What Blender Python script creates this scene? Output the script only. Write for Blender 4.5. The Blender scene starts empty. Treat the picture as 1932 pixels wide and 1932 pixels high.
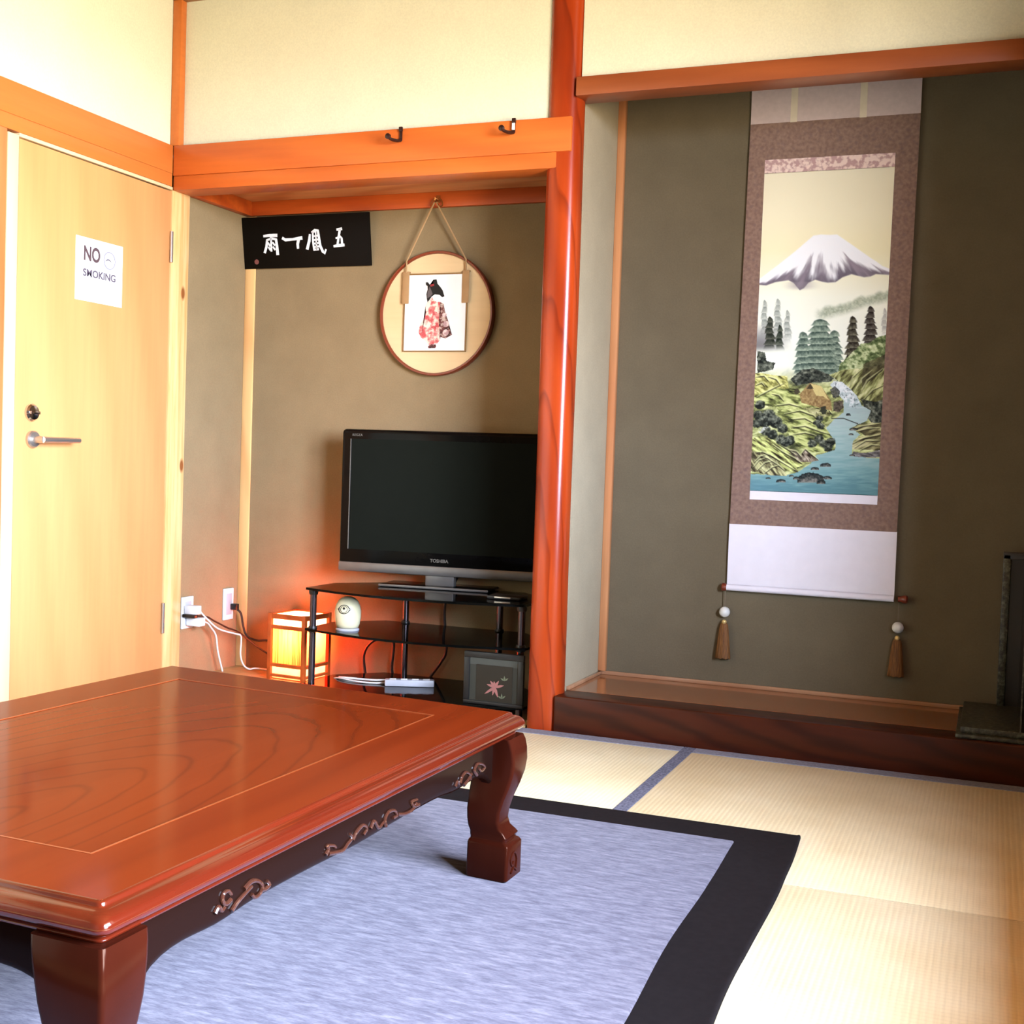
import bpy, bmesh, math, random
import numpy as np
from mathutils import Vector, Matrix
random.seed(7); np.random.seed(7)
PI = math.pi
scene = bpy.context.scene
COL = scene.collection

# ------------------------------------------------------------------ colour / materials
def s2l(c):
    return c / 12.92 if c <= 0.04045 else ((c + 0.055) / 1.055) ** 2.4
def rgb(r, g, b):
    return (s2l(r / 255), s2l(g / 255), s2l(b / 255), 1.0)

class NT:
    def __init__(self, name):
        self.m = bpy.data.materials.new(name); self.m.use_nodes = True
        self.t = self.m.node_tree; self.n = self.t.nodes; self.l = self.t.links
        self.b = self.n['Principled BSDF']
    def add(self, typ, **kw):
        x = self.n.new(typ)
        for k, v in kw.items(): setattr(x, k, v)
        return x
    def set(self, node, **kw):
        for k, v in kw.items():
            i = node.inputs[k.replace('_', ' ')]
            if hasattr(v, 'is_output') or isinstance(v, bpy.types.NodeSocket): self.l.new(v, i)
            else: i.default_value = v
    def link(self, a, b): self.l.new(a, b)
    def coords(self, scale=(1, 1, 1), loc=(0, 0, 0), rot=(0, 0, 0)):
        tc = self.add('ShaderNodeTexCoord'); mp = self.add('ShaderNodeMapping')
        mp.inputs['Scale'].default_value = scale; mp.inputs['Location'].default_value = loc; mp.inputs['Rotation'].default_value = rot
        self.link(tc.outputs['Object'], mp.inputs['Vector']); return mp.outputs['Vector']
    def noise(self, vec, scale, detail=3, rough=0.5, dist=0.0):
        x = self.add('ShaderNodeTexNoise'); self.link(vec, x.inputs['Vector'])
        x.inputs['Scale'].default_value = scale; x.inputs['Detail'].default_value = detail
        x.inputs['Roughness'].default_value = rough; x.inputs['Distortion'].default_value = dist
        return x.outputs['Fac']
    def ramp(self, fac, stops):
        x = self.add('ShaderNodeValToRGB'); self.link(fac, x.inputs['Fac'])
        cr = x.color_ramp
        while len(cr.elements) < len(stops): cr.elements.new(0.5)
        for e, (p, c) in zip(cr.elements, stops): e.position = p; e.color = c
        return x.outputs['Color']
    def mix(self, a, b, fac, mode='MIX'):
        x = self.add('ShaderNodeMix', data_type='RGBA', blend_type=mode)
        for i, v in ((6, a), (7, b), (0, fac)):
            if isinstance(v, bpy.types.NodeSocket): self.link(v, x.inputs[i])
            else: x.inputs[i].default_value = v
        return x.outputs[2]
    def bump(self, h, strength=0.2, dist=0.01):
        x = self.add('ShaderNodeBump'); self.link(h, x.inputs['Height'])
        x.inputs['Strength'].default_value = strength; x.inputs['Distance'].default_value = dist
        self.link(x.outputs['Normal'], self.b.inputs['Normal'])

def plain(name, c, rough=0.5, metal=0.0, coat=0.0, spec=0.5, ior=1.45, var=0.06, vscale=25, emit=None, estr=0.0):
    k = NT(name); v = k.coords()
    f = k.noise(v, vscale, 3)
    d = tuple(x * (1 - var) for x in c[:3]) + (1,); e = tuple(min(1, x * (1 + var)) for x in c[:3]) + (1,)
    k.link(k.ramp(f, [(0.3, d), (0.7, e)]), k.b.inputs['Base Color'])
    k.set(k.b, Roughness=rough, Metallic=metal, Coat_Weight=coat, Specular_IOR_Level=spec, IOR=ior)
    if emit: k.set(k.b, Emission_Color=emit, Emission_Strength=estr)
    return k.m

def wood(name, light, dark, axis='x', rough=0.35, coat=0.0, tint=(1, 1, 1, 1), ior=1.45, fine=60, bands=3.0, dist=5.0, contrast=0.5, line=None, spec=0.5, streak=0.5):
    k = NT(name)
    sc = {'x': (0.06, 1, 1), 'y': (1, 0.06, 1), 'z': (1, 1, 0.06)}[axis]
    v = k.coords(sc)
    f1 = k.noise(v, fine, 4, 0.6)
    sc2 = {'x': (0.22, 1, 1), 'y': (1, 0.22, 1), 'z': (1, 1, 0.22)}[axis]
    v2 = k.coords(sc2, loc=(0.37, 0.21, 0.13))
    w = k.add('ShaderNodeTexWave', wave_type='BANDS', bands_direction={'x': 'DIAGONAL', 'y': 'X', 'z': 'DIAGONAL'}[axis])
    k.link(v2, w.inputs['Vector']); w.inputs['Scale'].default_value = bands
    w.inputs['Distortion'].default_value = dist; w.inputs['Detail'].default_value = 2.5; w.inputs['Detail Scale'].default_value = 1.2
    mid = tuple((a + b) / 2 for a, b in zip(light, dark))
    base = k.ramp(w.outputs['Fac'], [(0.0, dark), (0.35, mid), (0.8, light)])
    base = k.mix(light, base, contrast)
    st = k.ramp(f1, [(0.3, (0.62, 0.58, 0.55, 1)), (0.65, (1, 1, 1, 1))])
    c = k.mix(base, st, streak, 'MULTIPLY')
    if line:
        w2 = k.add('ShaderNodeTexWave', wave_type='BANDS', bands_direction={'x': 'DIAGONAL', 'y': 'X', 'z': 'DIAGONAL'}[axis], wave_profile='SAW')
        k.link(v2, w2.inputs['Vector']); w2.inputs['Scale'].default_value = bands * 1.7
        w2.inputs['Distortion'].default_value = dist * 1.3; w2.inputs['Detail'].default_value = 2.0; w2.inputs['Detail Scale'].default_value = 0.9
        lf = k.ramp(w2.outputs['Fac'], [(0.0, (0, 0, 0, 1)), (0.80, (0, 0, 0, 1)), (0.95, (0.6, 0.6, 0.6, 1)), (1.0, (0.1, 0.1, 0.1, 1))])
        c = k.mix(c, line, lf)
    k.link(c, k.b.inputs['Base Color'])
    k.set(k.b, Roughness=rough, Coat_Weight=coat, Coat_Roughness=0.06, Specular_IOR_Level=spec, Specular_Tint=tint, IOR=ior)
    return k.m

def plaster(name, c, var=0.12, rough=0.9, scale=6):
    k = NT(name); v = k.coords()
    f = k.noise(v, scale, 5, 0.6); g = k.noise(v, 180, 2)
    d = tuple(x * (1 - var) for x in c[:3]) + (1,); e = tuple(min(1, x * (1 + var)) for x in c[:3]) + (1,)
    b = k.ramp(f, [(0.3, d), (0.7, e)])
    b = k.mix(b, k.ramp(g, [(0.3, (0.86, 0.86, 0.86, 1)), (0.7, (1, 1, 1, 1))]), 0.6, 'MULTIPLY')
    k.link(b, k.b.inputs['Base Color']); k.set(k.b, Roughness=rough, Specular_IOR_Level=0.15)
    k.bump(g, 0.15, 0.002)
    return k.m

M = {}
M['upper_plaster'] = plaster('upper_plaster', (0.80, 0.75, 0.55, 1), 0.03)
M['dim_plaster'] = plaster('brown_plaster', (0.20, 0.15, 0.10, 1), 0.05)
M['toko_plaster_shaded'] = plaster('shaded_olive_plaster', (0.155, 0.119, 0.071, 1), 0.08)  # scroll alcove back and right: shade put into the plaster colour
M['alcove_plaster'] = plaster('alcove_plaster', (0.31, 0.212, 0.106, 1), 0.08)
M['toko_plaster_lit'] = plaster('lit_olive_plaster', (0.42, 0.335, 0.22, 1), 0.06)  # same plaster made paler, window light on the left side painted in
M['nageshi_left'] = wood('beam_wood', rgb(218, 122, 55), rgb(198, 98, 37), 'y', 0.4, fine=50, bands=4, contrast=0.4, streak=0.25)
M['nageshi'] = wood('beam_wood_back', rgb(214, 108, 42), rgb(188, 82, 28), 'x', 0.4, fine=50, bands=4, contrast=0.4, streak=0.3)
M['lintel'] = wood('lintel_wood', rgb(158, 82, 42), rgb(132, 62, 28), 'x', 0.35, fine=50, bands=4, contrast=0.5, streak=0.3)
M['ceiling_board'] = wood('ceiling_board_wood', rgb(240, 166, 108), rgb(206, 116, 66), 'x', 0.4, fine=30, bands=5, dist=9, contrast=0.7)
M['post_pine'] = wood('post_pine', rgb(250, 196, 128), rgb(236, 160, 96), 'z', 0.25, coat=0.3, fine=40, bands=5, contrast=0.5, streak=0.2)
M['column'] = wood('column_wood', rgb(172, 62, 20), rgb(134, 38, 12), 'z', 0.24, spec=0.4, fine=45, bands=4, dist=6, contrast=0.6, line=rgb(104, 28, 10), streak=0.3)
M['sill'] = wood('sill_wood', rgb(68, 25, 8), rgb(44, 14, 5), 'x', 0.35, spec=0.3, fine=30, bands=10, dist=6, contrast=0.8, streak=0.5)
M['toko_floor'] = wood('alcove_floor_wood', rgb(160, 94, 52), rgb(138, 74, 38), 'x', 0.18, coat=0.5, fine=40, bands=4, contrast=0.4, streak=0.2)
M['board_floor'] = wood('pale_board', rgb(222, 180, 120), rgb(200, 150, 92), 'x', 0.35, fine=40, bands=3, contrast=0.4)
M['room_ceiling'] = wood('room_ceiling_wood', rgb(170, 120, 74), rgb(150, 100, 56), 'x', 0.5, fine=40, bands=3, contrast=0.4)
M['door'] = wood('door_veneer', rgb(225, 156, 96), rgb(213, 140, 82), 'z', 0.45, fine=45, bands=3, dist=2, contrast=0.35, streak=0.18)
M['jamb'] = wood('jamb_wood', rgb(244, 206, 158), rgb(236, 190, 138), 'z', 0.35, fine=45, contrast=0.3, streak=0.15)
M['table_panel'] = wood('table_panel_wood', rgb(118, 47, 18), rgb(104, 38, 13), 'y', 0.10, spec=0.5, ior=1.09, tint=(1, 0.5, 0.25, 1), fine=30, bands=2.2, dist=3, contrast=0.4, streak=0.12)
def mk_panel():
    k = NT('table_panel_cathedral'); v = k.coords((1.0, 0.30, 1.0), loc=(-0.10, 0.16, 0.0))
    w = k.add('ShaderNodeTexWave', wave_type='RINGS', rings_direction='Z', wave_profile='SIN'); k.link(v, w.inputs['Vector'])
    w.inputs['Scale'].default_value = 8.5; w.inputs['Distortion'].default_value = 5.0; w.inputs['Detail'].default_value = 3.0; w.inputs['Detail Scale'].default_value = 0.7
    f = k.noise(k.coords((1, 0.06, 1)), 34, 4, 0.6); g = k.noise(k.coords((1, 0.3, 1)), 3.5, 2)
    c = k.ramp(g, [(0.3, rgb(102, 35, 10)), (0.7, rgb(115, 42, 12))])
    c = k.mix(c, rgb(74, 24, 8), k.ramp(w.outputs['Fac'], [(0.0, (0.4, 0.4, 0.4, 1)), (0.05, (0.12, 0.12, 0.12, 1)), (0.2, (0, 0, 0, 1))]))
    c = k.mix(c, k.ramp(f, [(0.3, (0.8, 0.78, 0.76, 1)), (0.65, (1, 1, 1, 1))]), 0.35, 'MULTIPLY')
    k.link(c, k.b.inputs['Base Color']); k.set(k.b, Roughness=0.10, IOR=1.09, Specular_Tint=(1, 0.5, 0.25, 1)); return k.m
M['table_panel'] = mk_panel()
M['table_frame'] = wood('table_frame_wood', rgb(108, 37, 11), rgb(94, 29, 8), 'y', 0.12, spec=0.5, ior=1.09, tint=(1, 0.5, 0.25, 1), fine=40, bands=3, contrast=0.4, streak=0.2)
M['table_edge'] = wood('table_edge_wood', rgb(88, 26, 10), rgb(66, 16, 7), 'y', 0.14, coat=0.7, fine=40, bands=3, contrast=0.4, streak=0.2)
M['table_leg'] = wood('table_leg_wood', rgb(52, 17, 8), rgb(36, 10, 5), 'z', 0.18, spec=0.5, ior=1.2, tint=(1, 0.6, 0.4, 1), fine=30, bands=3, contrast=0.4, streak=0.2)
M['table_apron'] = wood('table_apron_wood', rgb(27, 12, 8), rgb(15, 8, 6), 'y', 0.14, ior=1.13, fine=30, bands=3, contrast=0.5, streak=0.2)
M['inlay'] = plain('inlay_line', rgb(132, 58, 23), 0.3)
M['groove'] = plain('groove_line', rgb(90, 32, 14), 0.4)
M['carving'] = plain('carved_scroll_wood', rgb(64, 34, 24), 0.12, coat=1.0)
M['black_gloss'] = plain('black_gloss', rgb(10, 9, 8), 0.12, spec=0.5, ior=1.2)
M['black_satin'] = plain('black_satin', rgb(26, 24, 23), 0.4)
M['screen'] = plain('tv_screen_glass', rgb(14, 16, 11), 0.16, spec=0.5, ior=1.14)
M['glass_shelf'] = plain('smoked_shelf', rgb(7, 7, 6), 0.06, spec=0.5, ior=1.16)
M['silver'] = plain('silver_plastic', rgb(116, 112, 108), 0.35, metal=0.6)
M['chrome'] = plain('chrome', rgb(205, 205, 208), 0.15, metal=1.0)
M['pole'] = plain('dark_metal_pole', rgb(84, 76, 80), 0.22, metal=0.9)
M['steel'] = plain('brushed_steel', rgb(200, 192, 182), 0.3, metal=0.9)
M['white_plastic'] = plain('white_plastic', rgb(240, 234, 230), 0.35)
M['grey_plastic'] = plain('grey_plastic', rgb(186, 184, 190), 0.4)
M['cream_ceramic'] = plain('cream_ceramic', rgb(224, 212, 172), 0.3)
M['ink'] = plain('black_ink', rgb(30, 30, 32), 0.6)
M['paper_white'] = plain('white_paper', rgb(248, 246, 246), 0.8, var=0.02)
M['print_dark'] = plain('faded_print', rgb(88, 66, 68), 0.8)
M['print_pale'] = plain('pale_print', rgb(92, 80, 92), 0.8)
M['print_faint'] = plain('faint_print', rgb(140, 134, 150), 0.8)
M['black_board'] = plain('black_lacquer_board', rgb(13, 9, 6), 0.5, ior=1.2)
M['white_paint'] = plain('white_paint', rgb(244, 242, 240), 0.6)
M['seal_red'] = plain('faded_red_seal', rgb(130, 74, 66), 0.6)
M['disc'] = wood('round_board_wood', rgb(238, 202, 150), rgb(226, 184, 130), 'x', 0.5, fine=40, bands=2, contrast=0.4, streak=0.15)
M['rim'] = plain('red_brown_rim', rgb(128, 50, 26), 0.3, coat=0.3)
M['tan_cord'] = plain('tan_cord', rgb(178, 138, 92), 0.8)
M['leather'] = plain('tan_leather', rgb(176, 134, 88), 0.6)
M['card_edge'] = plain('gold_card_edge', rgb(150, 110, 60), 0.5)
M['card'] = plain('white_card', rgb(250, 246, 238), 0.8, var=0.02)
M['hair'] = plain('black_paper_hair', rgb(22, 20, 18), 0.7)
M['hair_grey'] = plain('grey_paper_hair', rgb(96, 86, 84), 0.7)
M['red_paper'] = plain('red_paper', rgb(150, 44, 44), 0.8)
M['brass'] = plain('brass_hook', rgb(176, 120, 70), 0.3, metal=0.9)
M['black_iron'] = plain('black_iron', rgb(40, 14, 10), 0.35)
M['rug_border'] = plain('dark_rug_binding', rgb(30, 26, 27), 0.95, var=0.12, vscale=60, spec=0.1)
M['mauve_cloth'] = plain('mauve_mounting_cloth', rgb(206, 186, 184), 0.85, var=0.05, vscale=60, spec=0.1)
M['lilac_cloth'] = plain('pale_lilac_cloth', rgb(236, 226, 230), 0.85, var=0.02, spec=0.1)
M['strip_cloth'] = plain('pale_ribbon', rgb(222, 208, 186), 0.85)
M['roller_wood'] = plain('red_brown_roller', rgb(118, 44, 24), 0.3, coat=0.4)
M['white_bead'] = plain('white_stone_bead', rgb(226, 222, 212), 0.35)
M['gold_bead'] = plain('gold_bead', rgb(222, 190, 120), 0.3, metal=0.3)
M['string'] = plain('grey_brown_string', rgb(120, 104, 86), 0.9)
M['white_cable'] = plain('white_cable', rgb(240, 232, 226), 0.4)
M['black_cable'] = plain('black_cable', rgb(26, 20, 18), 0.4)
M['lamp_wood'] = plain('orange_lamp_frame', rgb(206, 92, 36), 0.45, var=0.15)
M['window_frame'] = plain('window_frame_wood', rgb(150, 100, 60), 0.4)
M['pink_petal'] = plain('pink_petal', rgb(150, 96, 88), 0.7)
M['pale_leaf'] = plain('pale_leaf', rgb(96, 98, 74), 0.7)
M['frame_mat'] = plain('dark_green_mat', rgb(46, 45, 36), 0.7)
M['frame_inner'] = plain('dark_picture_ground', rgb(30, 24, 17), 0.35)
M['frame_light'] = plain('grey_green_mat_band', rgb(64, 64, 56), 0.6)

def mk_tassel():
    k = NT('gold_brown_threads'); v = k.coords((1, 1, 0.05))
    f = k.noise(v, 400, 2)
    k.link(k.ramp(f, [(0.3, rgb(84, 48, 12)), (0.7, rgb(132, 84, 28))]), k.b.inputs['Base Color'])
    k.set(k.b, Roughness=0.7); k.bump(f, 0.5, 0.002); return k.m
M['tassel'] = mk_tassel()
def mk_brocade():
    k = NT('brown_brocade'); v = k.coords()
    vo = k.add('ShaderNodeTexVoronoi'); k.link(v, vo.inputs['Vector']); vo.inputs['Scale'].default_value = 55
    f = k.noise(v, 90, 3)
    c = k.ramp(f, [(0.3, rgb(126, 98, 86)), (0.7, rgb(150, 120, 105))])
    c = k.mix(c, rgb(120, 96, 92), k.ramp(vo.outputs['Distance'], [(0.18, (0.45, 0.45, 0.45, 1)), (0.4, (0, 0, 0, 1))]))
    k.link(c, k.b.inputs['Base Color']); k.set(k.b, Roughness=0.85, Specular_IOR_Level=0.15); return k.m
M['brocade'] = mk_brocade()
def mk_pinkband():
    k = NT('pink_patterned_band'); f = k.noise(k.coords(), 60, 2)
    k.link(k.ramp(f, [(0.42, rgb(190, 150, 146)), (0.56, rgb(236, 208, 196))]), k.b.inputs['Base Color'])
    k.set(k.b, Roughness=0.85); return k.m
M['pink_band'] = mk_pinkband()
def mk_kimono(name, c1, c2, c3, sc):
    k = NT(name); v = k.coords(); f = k.noise(v, sc, 2, 0.5, 0.6); g = k.noise(v, sc * 1.7, 2)
    c = k.ramp(f, [(0.36, c1), (0.5, c2), (0.62, c3)]); c = k.mix(c, c3, k.ramp(g, [(0.55, (0, 0, 0, 1)), (0.68, (0.8, 0.8, 0.8, 1))]))
    k.link(c, k.b.inputs['Base Color']); k.set(k.b, Roughness=0.85); return k.m
M['kimono'] = mk_kimono('red_pink_patterned_paper', rgb(204, 84, 82), rgb(232, 150, 138), rgb(250, 226, 200), 50)
M['sleeve'] = mk_kimono('dark_patterned_paper', rgb(70, 44, 40), rgb(120, 62, 56), rgb(206, 178, 160), 55)
def mk_tatami(name, ax):
    k = NT(name); v = k.coords()
    def wv(direction, sc):
        w = k.add('ShaderNodeTexWave', wave_type='BANDS', bands_direction=direction, wave_profile='SIN')
        k.link(v, w.inputs['Vector']); w.inputs['Scale'].default_value = sc; w.inputs['Distortion'].default_value = 0.6
        w.inputs['Detail'].default_value = 1; w.inputs['Detail Scale'].default_value = 4
        return w.outputs['Fac']
    a = wv('X' if ax == 'x' else 'Y', 26); b = wv('Y' if ax == 'x' else 'X', 22)
    f = k.noise(v, 5, 4); g = k.noise(k.coords((1, 0.04, 1) if ax == 'x' else (0.04, 1, 1)), 220, 2)
    c = k.ramp(f, [(0.3, rgb(236, 214, 168)), (0.7, rgb(247, 229, 188))])
    c = k.mix(c, k.ramp(a, [(0.0, (0.86, 0.84, 0.80, 1)), (0.5, (1, 1, 1, 1))]), 0.4, 'MULTIPLY')
    c = k.mix(c, k.ramp(b, [(0.0, (0.9, 0.88, 0.84, 1)), (0.5, (1, 1, 1, 1))]), 0.4, 'MULTIPLY')
    c = k.mix(c, k.ramp(g, [(0.3, (0.84, 0.82, 0.78, 1)), (0.7, (1, 1, 1, 1))]), 0.4, 'MULTIPLY')
    k.link(c, k.b.inputs['Base Color']); k.set(k.b, Roughness=0.55, Specular_IOR_Level=0.35)
    k.bump(a, 0.15, 0.002); return k.m
M['tatami_x'] = mk_tatami('woven_rush_x', 'x'); M['tatami_y'] = mk_tatami('woven_rush_y', 'y')
def mk_heri():
    k = NT('grey_tatami_border'); v = k.coords(); f = k.noise(v, 160, 2); g = k.noise(v, 9, 2)
    c = k.ramp(f, [(0.35, rgb(82, 82, 96)), (0.65, rgb(126, 126, 142))])
    k.link(c, k.b.inputs['Base Color']); k.set(k.b, Roughness=0.8, Specular_IOR_Level=0.2); return k.m
M['heri'] = mk_heri()
M['heri_pale'] = plain('pale_grey_border', rgb(134, 132, 142), 0.8, var=0.2, vscale=120, spec=0.2)
def mk_rug():
    k = NT('heathered_lavender_rug')
    f = k.noise(k.coords((0.24, 1, 1), rot=(0, 0, -0.12)), 95, 4, 0.7); g = k.noise(k.coords((0.5, 1, 1)), 260, 2)
    c = k.ramp(f, [(0.28, rgb(76, 73, 86)), (0.5, rgb(103, 99, 111)), (0.72, rgb(130, 126, 135))])
    c = k.mix(c, k.ramp(g, [(0.3, (0.78, 0.78, 0.82, 1)), (0.7, (1, 1, 1, 1))]), 0.6, 'MULTIPLY')
    k.link(c, k.b.inputs['Base Color']); k.set(k.b, Roughness=1.0, Specular_IOR_Level=0.05, Sheen_Weight=0.2)
    k.bump(g, 0.4, 0.003); return k.m
M['rug'] = mk_rug()
def mk_mottle():
    k = NT('mottled_green_brocade'); v = k.coords(); f = k.noise(v, 70, 4, 0.7)
    k.link(k.ramp(f, [(0.38, rgb(22, 21, 16)), (0.52, rgb(58, 58, 46)), (0.68, rgb(92, 96, 80))]), k.b.inputs['Base Color'])
    k.set(k.b, Roughness=0.4); k.bump(f, 0.4, 0.003); return k.m
M['mottle'] = mk_mottle()
def mk_paper(name, c, reed=False):
    k = NT(name)
    out = k.n['Material Output']; k.n.remove(k.b)
    v = k.coords((1, 1, 0.03)) if reed else k.coords()
    f = k.noise(v, 130 if reed else 30, 3, 0.6)
    cc = k.ramp(f, [(0.32, tuple(x * 0.28 for x in c[:3]) + (1,)), (0.52, c)]) if reed else k.ramp(f, [(0.3, tuple(x * 0.9 for x in c[:3]) + (1,)), (0.7, c)])
    d = k.add('ShaderNodeBsdfDiffuse'); t = k.add('ShaderNodeBsdfTranslucent'); mx = k.add('ShaderNodeMixShader')
    k.link(cc, d.inputs['Color']); k.link(cc, t.inputs['Color']); mx.inputs[0].default_value = 0.6
    k.link(d.outputs[0], mx.inputs[1]); k.link(t.outputs[0], mx.inputs[2]); k.link(mx.outputs[0], out.inputs['Surface'])
    return k.m
M['paper'] = mk_paper('lantern_paper', (0.95, 0.82, 0.58, 1))
M['reed'] = mk_paper('lantern_reed_mat', (0.34, 0.25, 0.07, 1), True)
M['red_panel'] = mk_paper('lantern_red_paper', (0.85, 0.20, 0.10, 1))
def mk_glass():
    k = NT('clear_glass'); k.set(k.b, Base_Color=(0.9, 0.95, 0.92, 1), Roughness=0.02, Transmission_Weight=1.0, IOR=1.05); return k.m
M['glass'] = mk_glass()
def mk_pigment():
    k = NT('painted_silk'); a = k.add('ShaderNodeAttribute', attribute_name='pigment')
    k.link(a.outputs['Color'], k.b.inputs['Base Color']); k.set(k.b, Roughness=0.85, Specular_IOR_Level=0.1); return k.m
M['pigment'] = mk_pigment()

# ------------------------------------------------------------------ geometry helpers
def bm_new(): return bmesh.new()
def box(bm, x0, x1, y0, y1, z0, z1, bev=0.0, seg=2):
    t = bmesh.new()
    r = bmesh.ops.create_cube(t, size=1.0)
    for v in t.verts:
        v.co = Vector(((x0 + x1) / 2 + v.co.x * (x1 - x0), (y0 + y1) / 2 + v.co.y * (y1 - y0), (z0 + z1) / 2 + v.co.z * (z1 - z0)))
    if bev > 0: bmesh.ops.bevel(t, geom=list(t.edges), offset=bev, segments=seg, affect='EDGES', profile=0.5)
    merge(bm, t)
    return bm
def merge(bm, t):
    me = bpy.data.meshes.new('tmp'); t.to_mesh(me); t.free(); bm.from_mesh(me); bpy.data.meshes.remove(me)
def loft(bm, loops, closed=True, cap0=True, cap1=True):
    rings = [[bm.verts.new(p) for p in L] for L in loops]
    n = len(rings[0])
    for a, b in zip(rings, rings[1:]):
        for i in range(n if closed else n - 1):
            j = (i + 1) % n
            try: bm.faces.new((a[i], a[j], b[j], b[i]))
            except ValueError: pass
    if closed and cap0: bm.faces.new(list(reversed(rings[0])))
    if closed and cap1: bm.faces.new(rings[-1])
    return bm
def catmull(pts, n=6):
    P = [Vector(p) for p in pts]
    if len(P) < 3: return P
    P = [2 * P[0] - P[1]] + P + [2 * P[-1] - P[-2]]
    out = []
    for i in range(1, len(P) - 2):
        for k in range(n):
            t = k / n; a, b, c, d = P[i - 1], P[i], P[i + 1], P[i + 2]
            out.append(0.5 * ((2 * b) + (c - a) * t + (2 * a - 5 * b + 4 * c - d) * t * t + (3 * b - a - 3 * c + d) * t ** 3))
    out.append(P[-2]); return out
def tube(bm, pts, r, seg=8, smooth=True, n=6):
    P = catmull(pts, n) if smooth else [Vector(p) for p in pts]
    R = r if callable(r) else (lambda t: r)
    loops = []; up = None
    for i, p in enumerate(P):
        d = (P[min(i + 1, len(P) - 1)] - P[max(i - 1, 0)])
        if d.length < 1e-9: d = Vector((0, 0, 1))
        d.normalize()
        if up is None: up = d.orthogonal().normalized()
        up = (up - d * up.dot(d))
        up = up.normalized() if up.length > 1e-6 else d.orthogonal().normalized()
        s = d.cross(up); rr = R(i / max(1, len(P) - 1))
        loops.append([p + rr * (math.cos(2 * PI * k / seg) * up + math.sin(2 * PI * k / seg) * s) for k in range(seg)])
    return loft(bm, loops)
def lathe(bm, prof, c=(0, 0, 0), seg=24, axis='z'):
    loops = []
    for r, h in prof:
        L = []
        for k in range(seg):
            a = 2 * PI * k / seg; x, y = r * math.cos(a), r * math.sin(a)
            p = {'z': (x, y, h), 'y': (x, h, -y), 'x': (h, x, y)}[axis]
            L.append(Vector(p) + Vector(c))
        loops.append(L)
    return loft(bm, loops)
def prism(bm, poly, h0, h1, f):
    """poly: 2-D points; f(u, v, h) -> 3-D"""
    a = [bm.verts.new(f(u, v, h0)) for u, v in poly]; b = [bm.verts.new(f(u, v, h1)) for u, v in poly]
    n = len(poly); fs = [bm.faces.new(list(reversed(a))), bm.faces.new(b)]
    for i in range(n):
        j = (i + 1) % n; bm.faces.new((a[i], a[j], b[j], b[i]))
    bmesh.ops.triangulate(bm, faces=[q for q in fs if len(q.verts) > 4])
    return bm
def ribbon(bm, pts, w, h0, h1, f):
    """a brush stroke of changing width along 2-D points"""
    P = [Vector((p[0], p[1])) for p in pts]; W = [p[2] if len(p) > 2 else w for p in pts]
    L = []; Rr = []
    for i, p in enumerate(P):
        d = P[min(i + 1, len(P) - 1)] - P[max(i - 1, 0)]; d = d.normalized() if d.length else Vector((1, 0))
        nrm = Vector((-d.y, d.x)); ext = Vector((0, 0))
        if i == 0: ext = -d * W[i] * 0.35
        if i == len(P) - 1: ext = d * W[i] * 0.35
        L.append(p + ext + nrm * W[i] / 2); Rr.append(p + ext - nrm * W[i] / 2)
    for i in range(len(P) - 1):
        q = [L[i], L[i + 1], Rr[i + 1], Rr[i]]
        prism(bm, [(v.x, v.y) for v in q], h0, h1 + 0.00002 * i, f)
    return bm
def obj(name, bm, mat, parent=None, smooth=35):
    bmesh.ops.recalc_face_normals(bm, faces=list(bm.faces))
    if smooth:
        lim = math.radians(smooth)
        for f in bm.faces: f.smooth = True
        for e in bm.edges:
            e.smooth = not (len(e.link_faces) == 2 and e.calc_face_angle(0) > lim)
    me = bpy.data.meshes.new(name); bm.to_mesh(me); bm.free()
    o = bpy.data.objects.new(name, me); COL.objects.link(o)
    if isinstance(mat, str): mat = M[mat]
    if mat: me.materials.append(mat)
    if parent: o.parent = parent
    return o
def thing(name, label, cat, loc=(0, 0, 0), rz=0, group=None):
    o = bpy.data.objects.new(name, None); COL.objects.link(o)
    o.empty_display_size = 0.05
    o.location = loc; o.rotation_euler = (0, 0, rz); o['label'] = label; o['category'] = cat
    if group: o['group'] = group
    return o
def tag(o, label, cat, group=None):
    o['label'] = label; o['category'] = cat
    if group: o['group'] = group
    return o
def struct(name, bm, mat, parent=None, smooth=35):
    o = obj(name, bm, mat, parent, smooth)
    if parent is None: o['kind'] = 'structure'
    return o
def recentre(root_xyz, bm):
    bmesh.ops.translate(bm, verts=list(bm.verts), vec=-Vector(root_xyz)); return bm
def B(*a, **k): return box(bm_new(), *a, **k)
def text_mesh(txt, size, depth=0.0004, font_scale_x=1.0, bold=0.0):
    cu = bpy.data.curves.new('t', 'FONT'); cu.body = txt; cu.size = size; cu.extrude = depth; cu.offset = bold
    o = bpy.data.objects.new('t', cu); COL.objects.link(o)
    dg = bpy.context.evaluated_depsgraph_get(); me = bpy.data.meshes.new_from_object(o.evaluated_get(dg))
    bpy.data.objects.remove(o); bm = bmesh.new(); bm.from_mesh(me); bpy.data.meshes.remove(me)
    for v in bm.verts: v.co.x *= font_scale_x
    return bm

# ------------------------------------------------------------------ the room
RX, RY, RZ = 3.35, -4.60, 2.46      # right wall, near wall, ceiling
WX = -0.015                          # left wall face
AY = 0.50                            # back of the recess
TY = 0.484                           # back of the scroll alcove
TX0, TX1 = 1.516, 2.98               # scroll alcove side walls

struct('floor', B(-0.1, RX + 0.1, RY - 0.1, 0.62, -0.13, -0.03), 'board_floor')
struct('ceiling', B(-0.1, RX + 0.1, RY - 0.1, 0.62, RZ, RZ + 0.08), 'room_ceiling')
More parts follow.
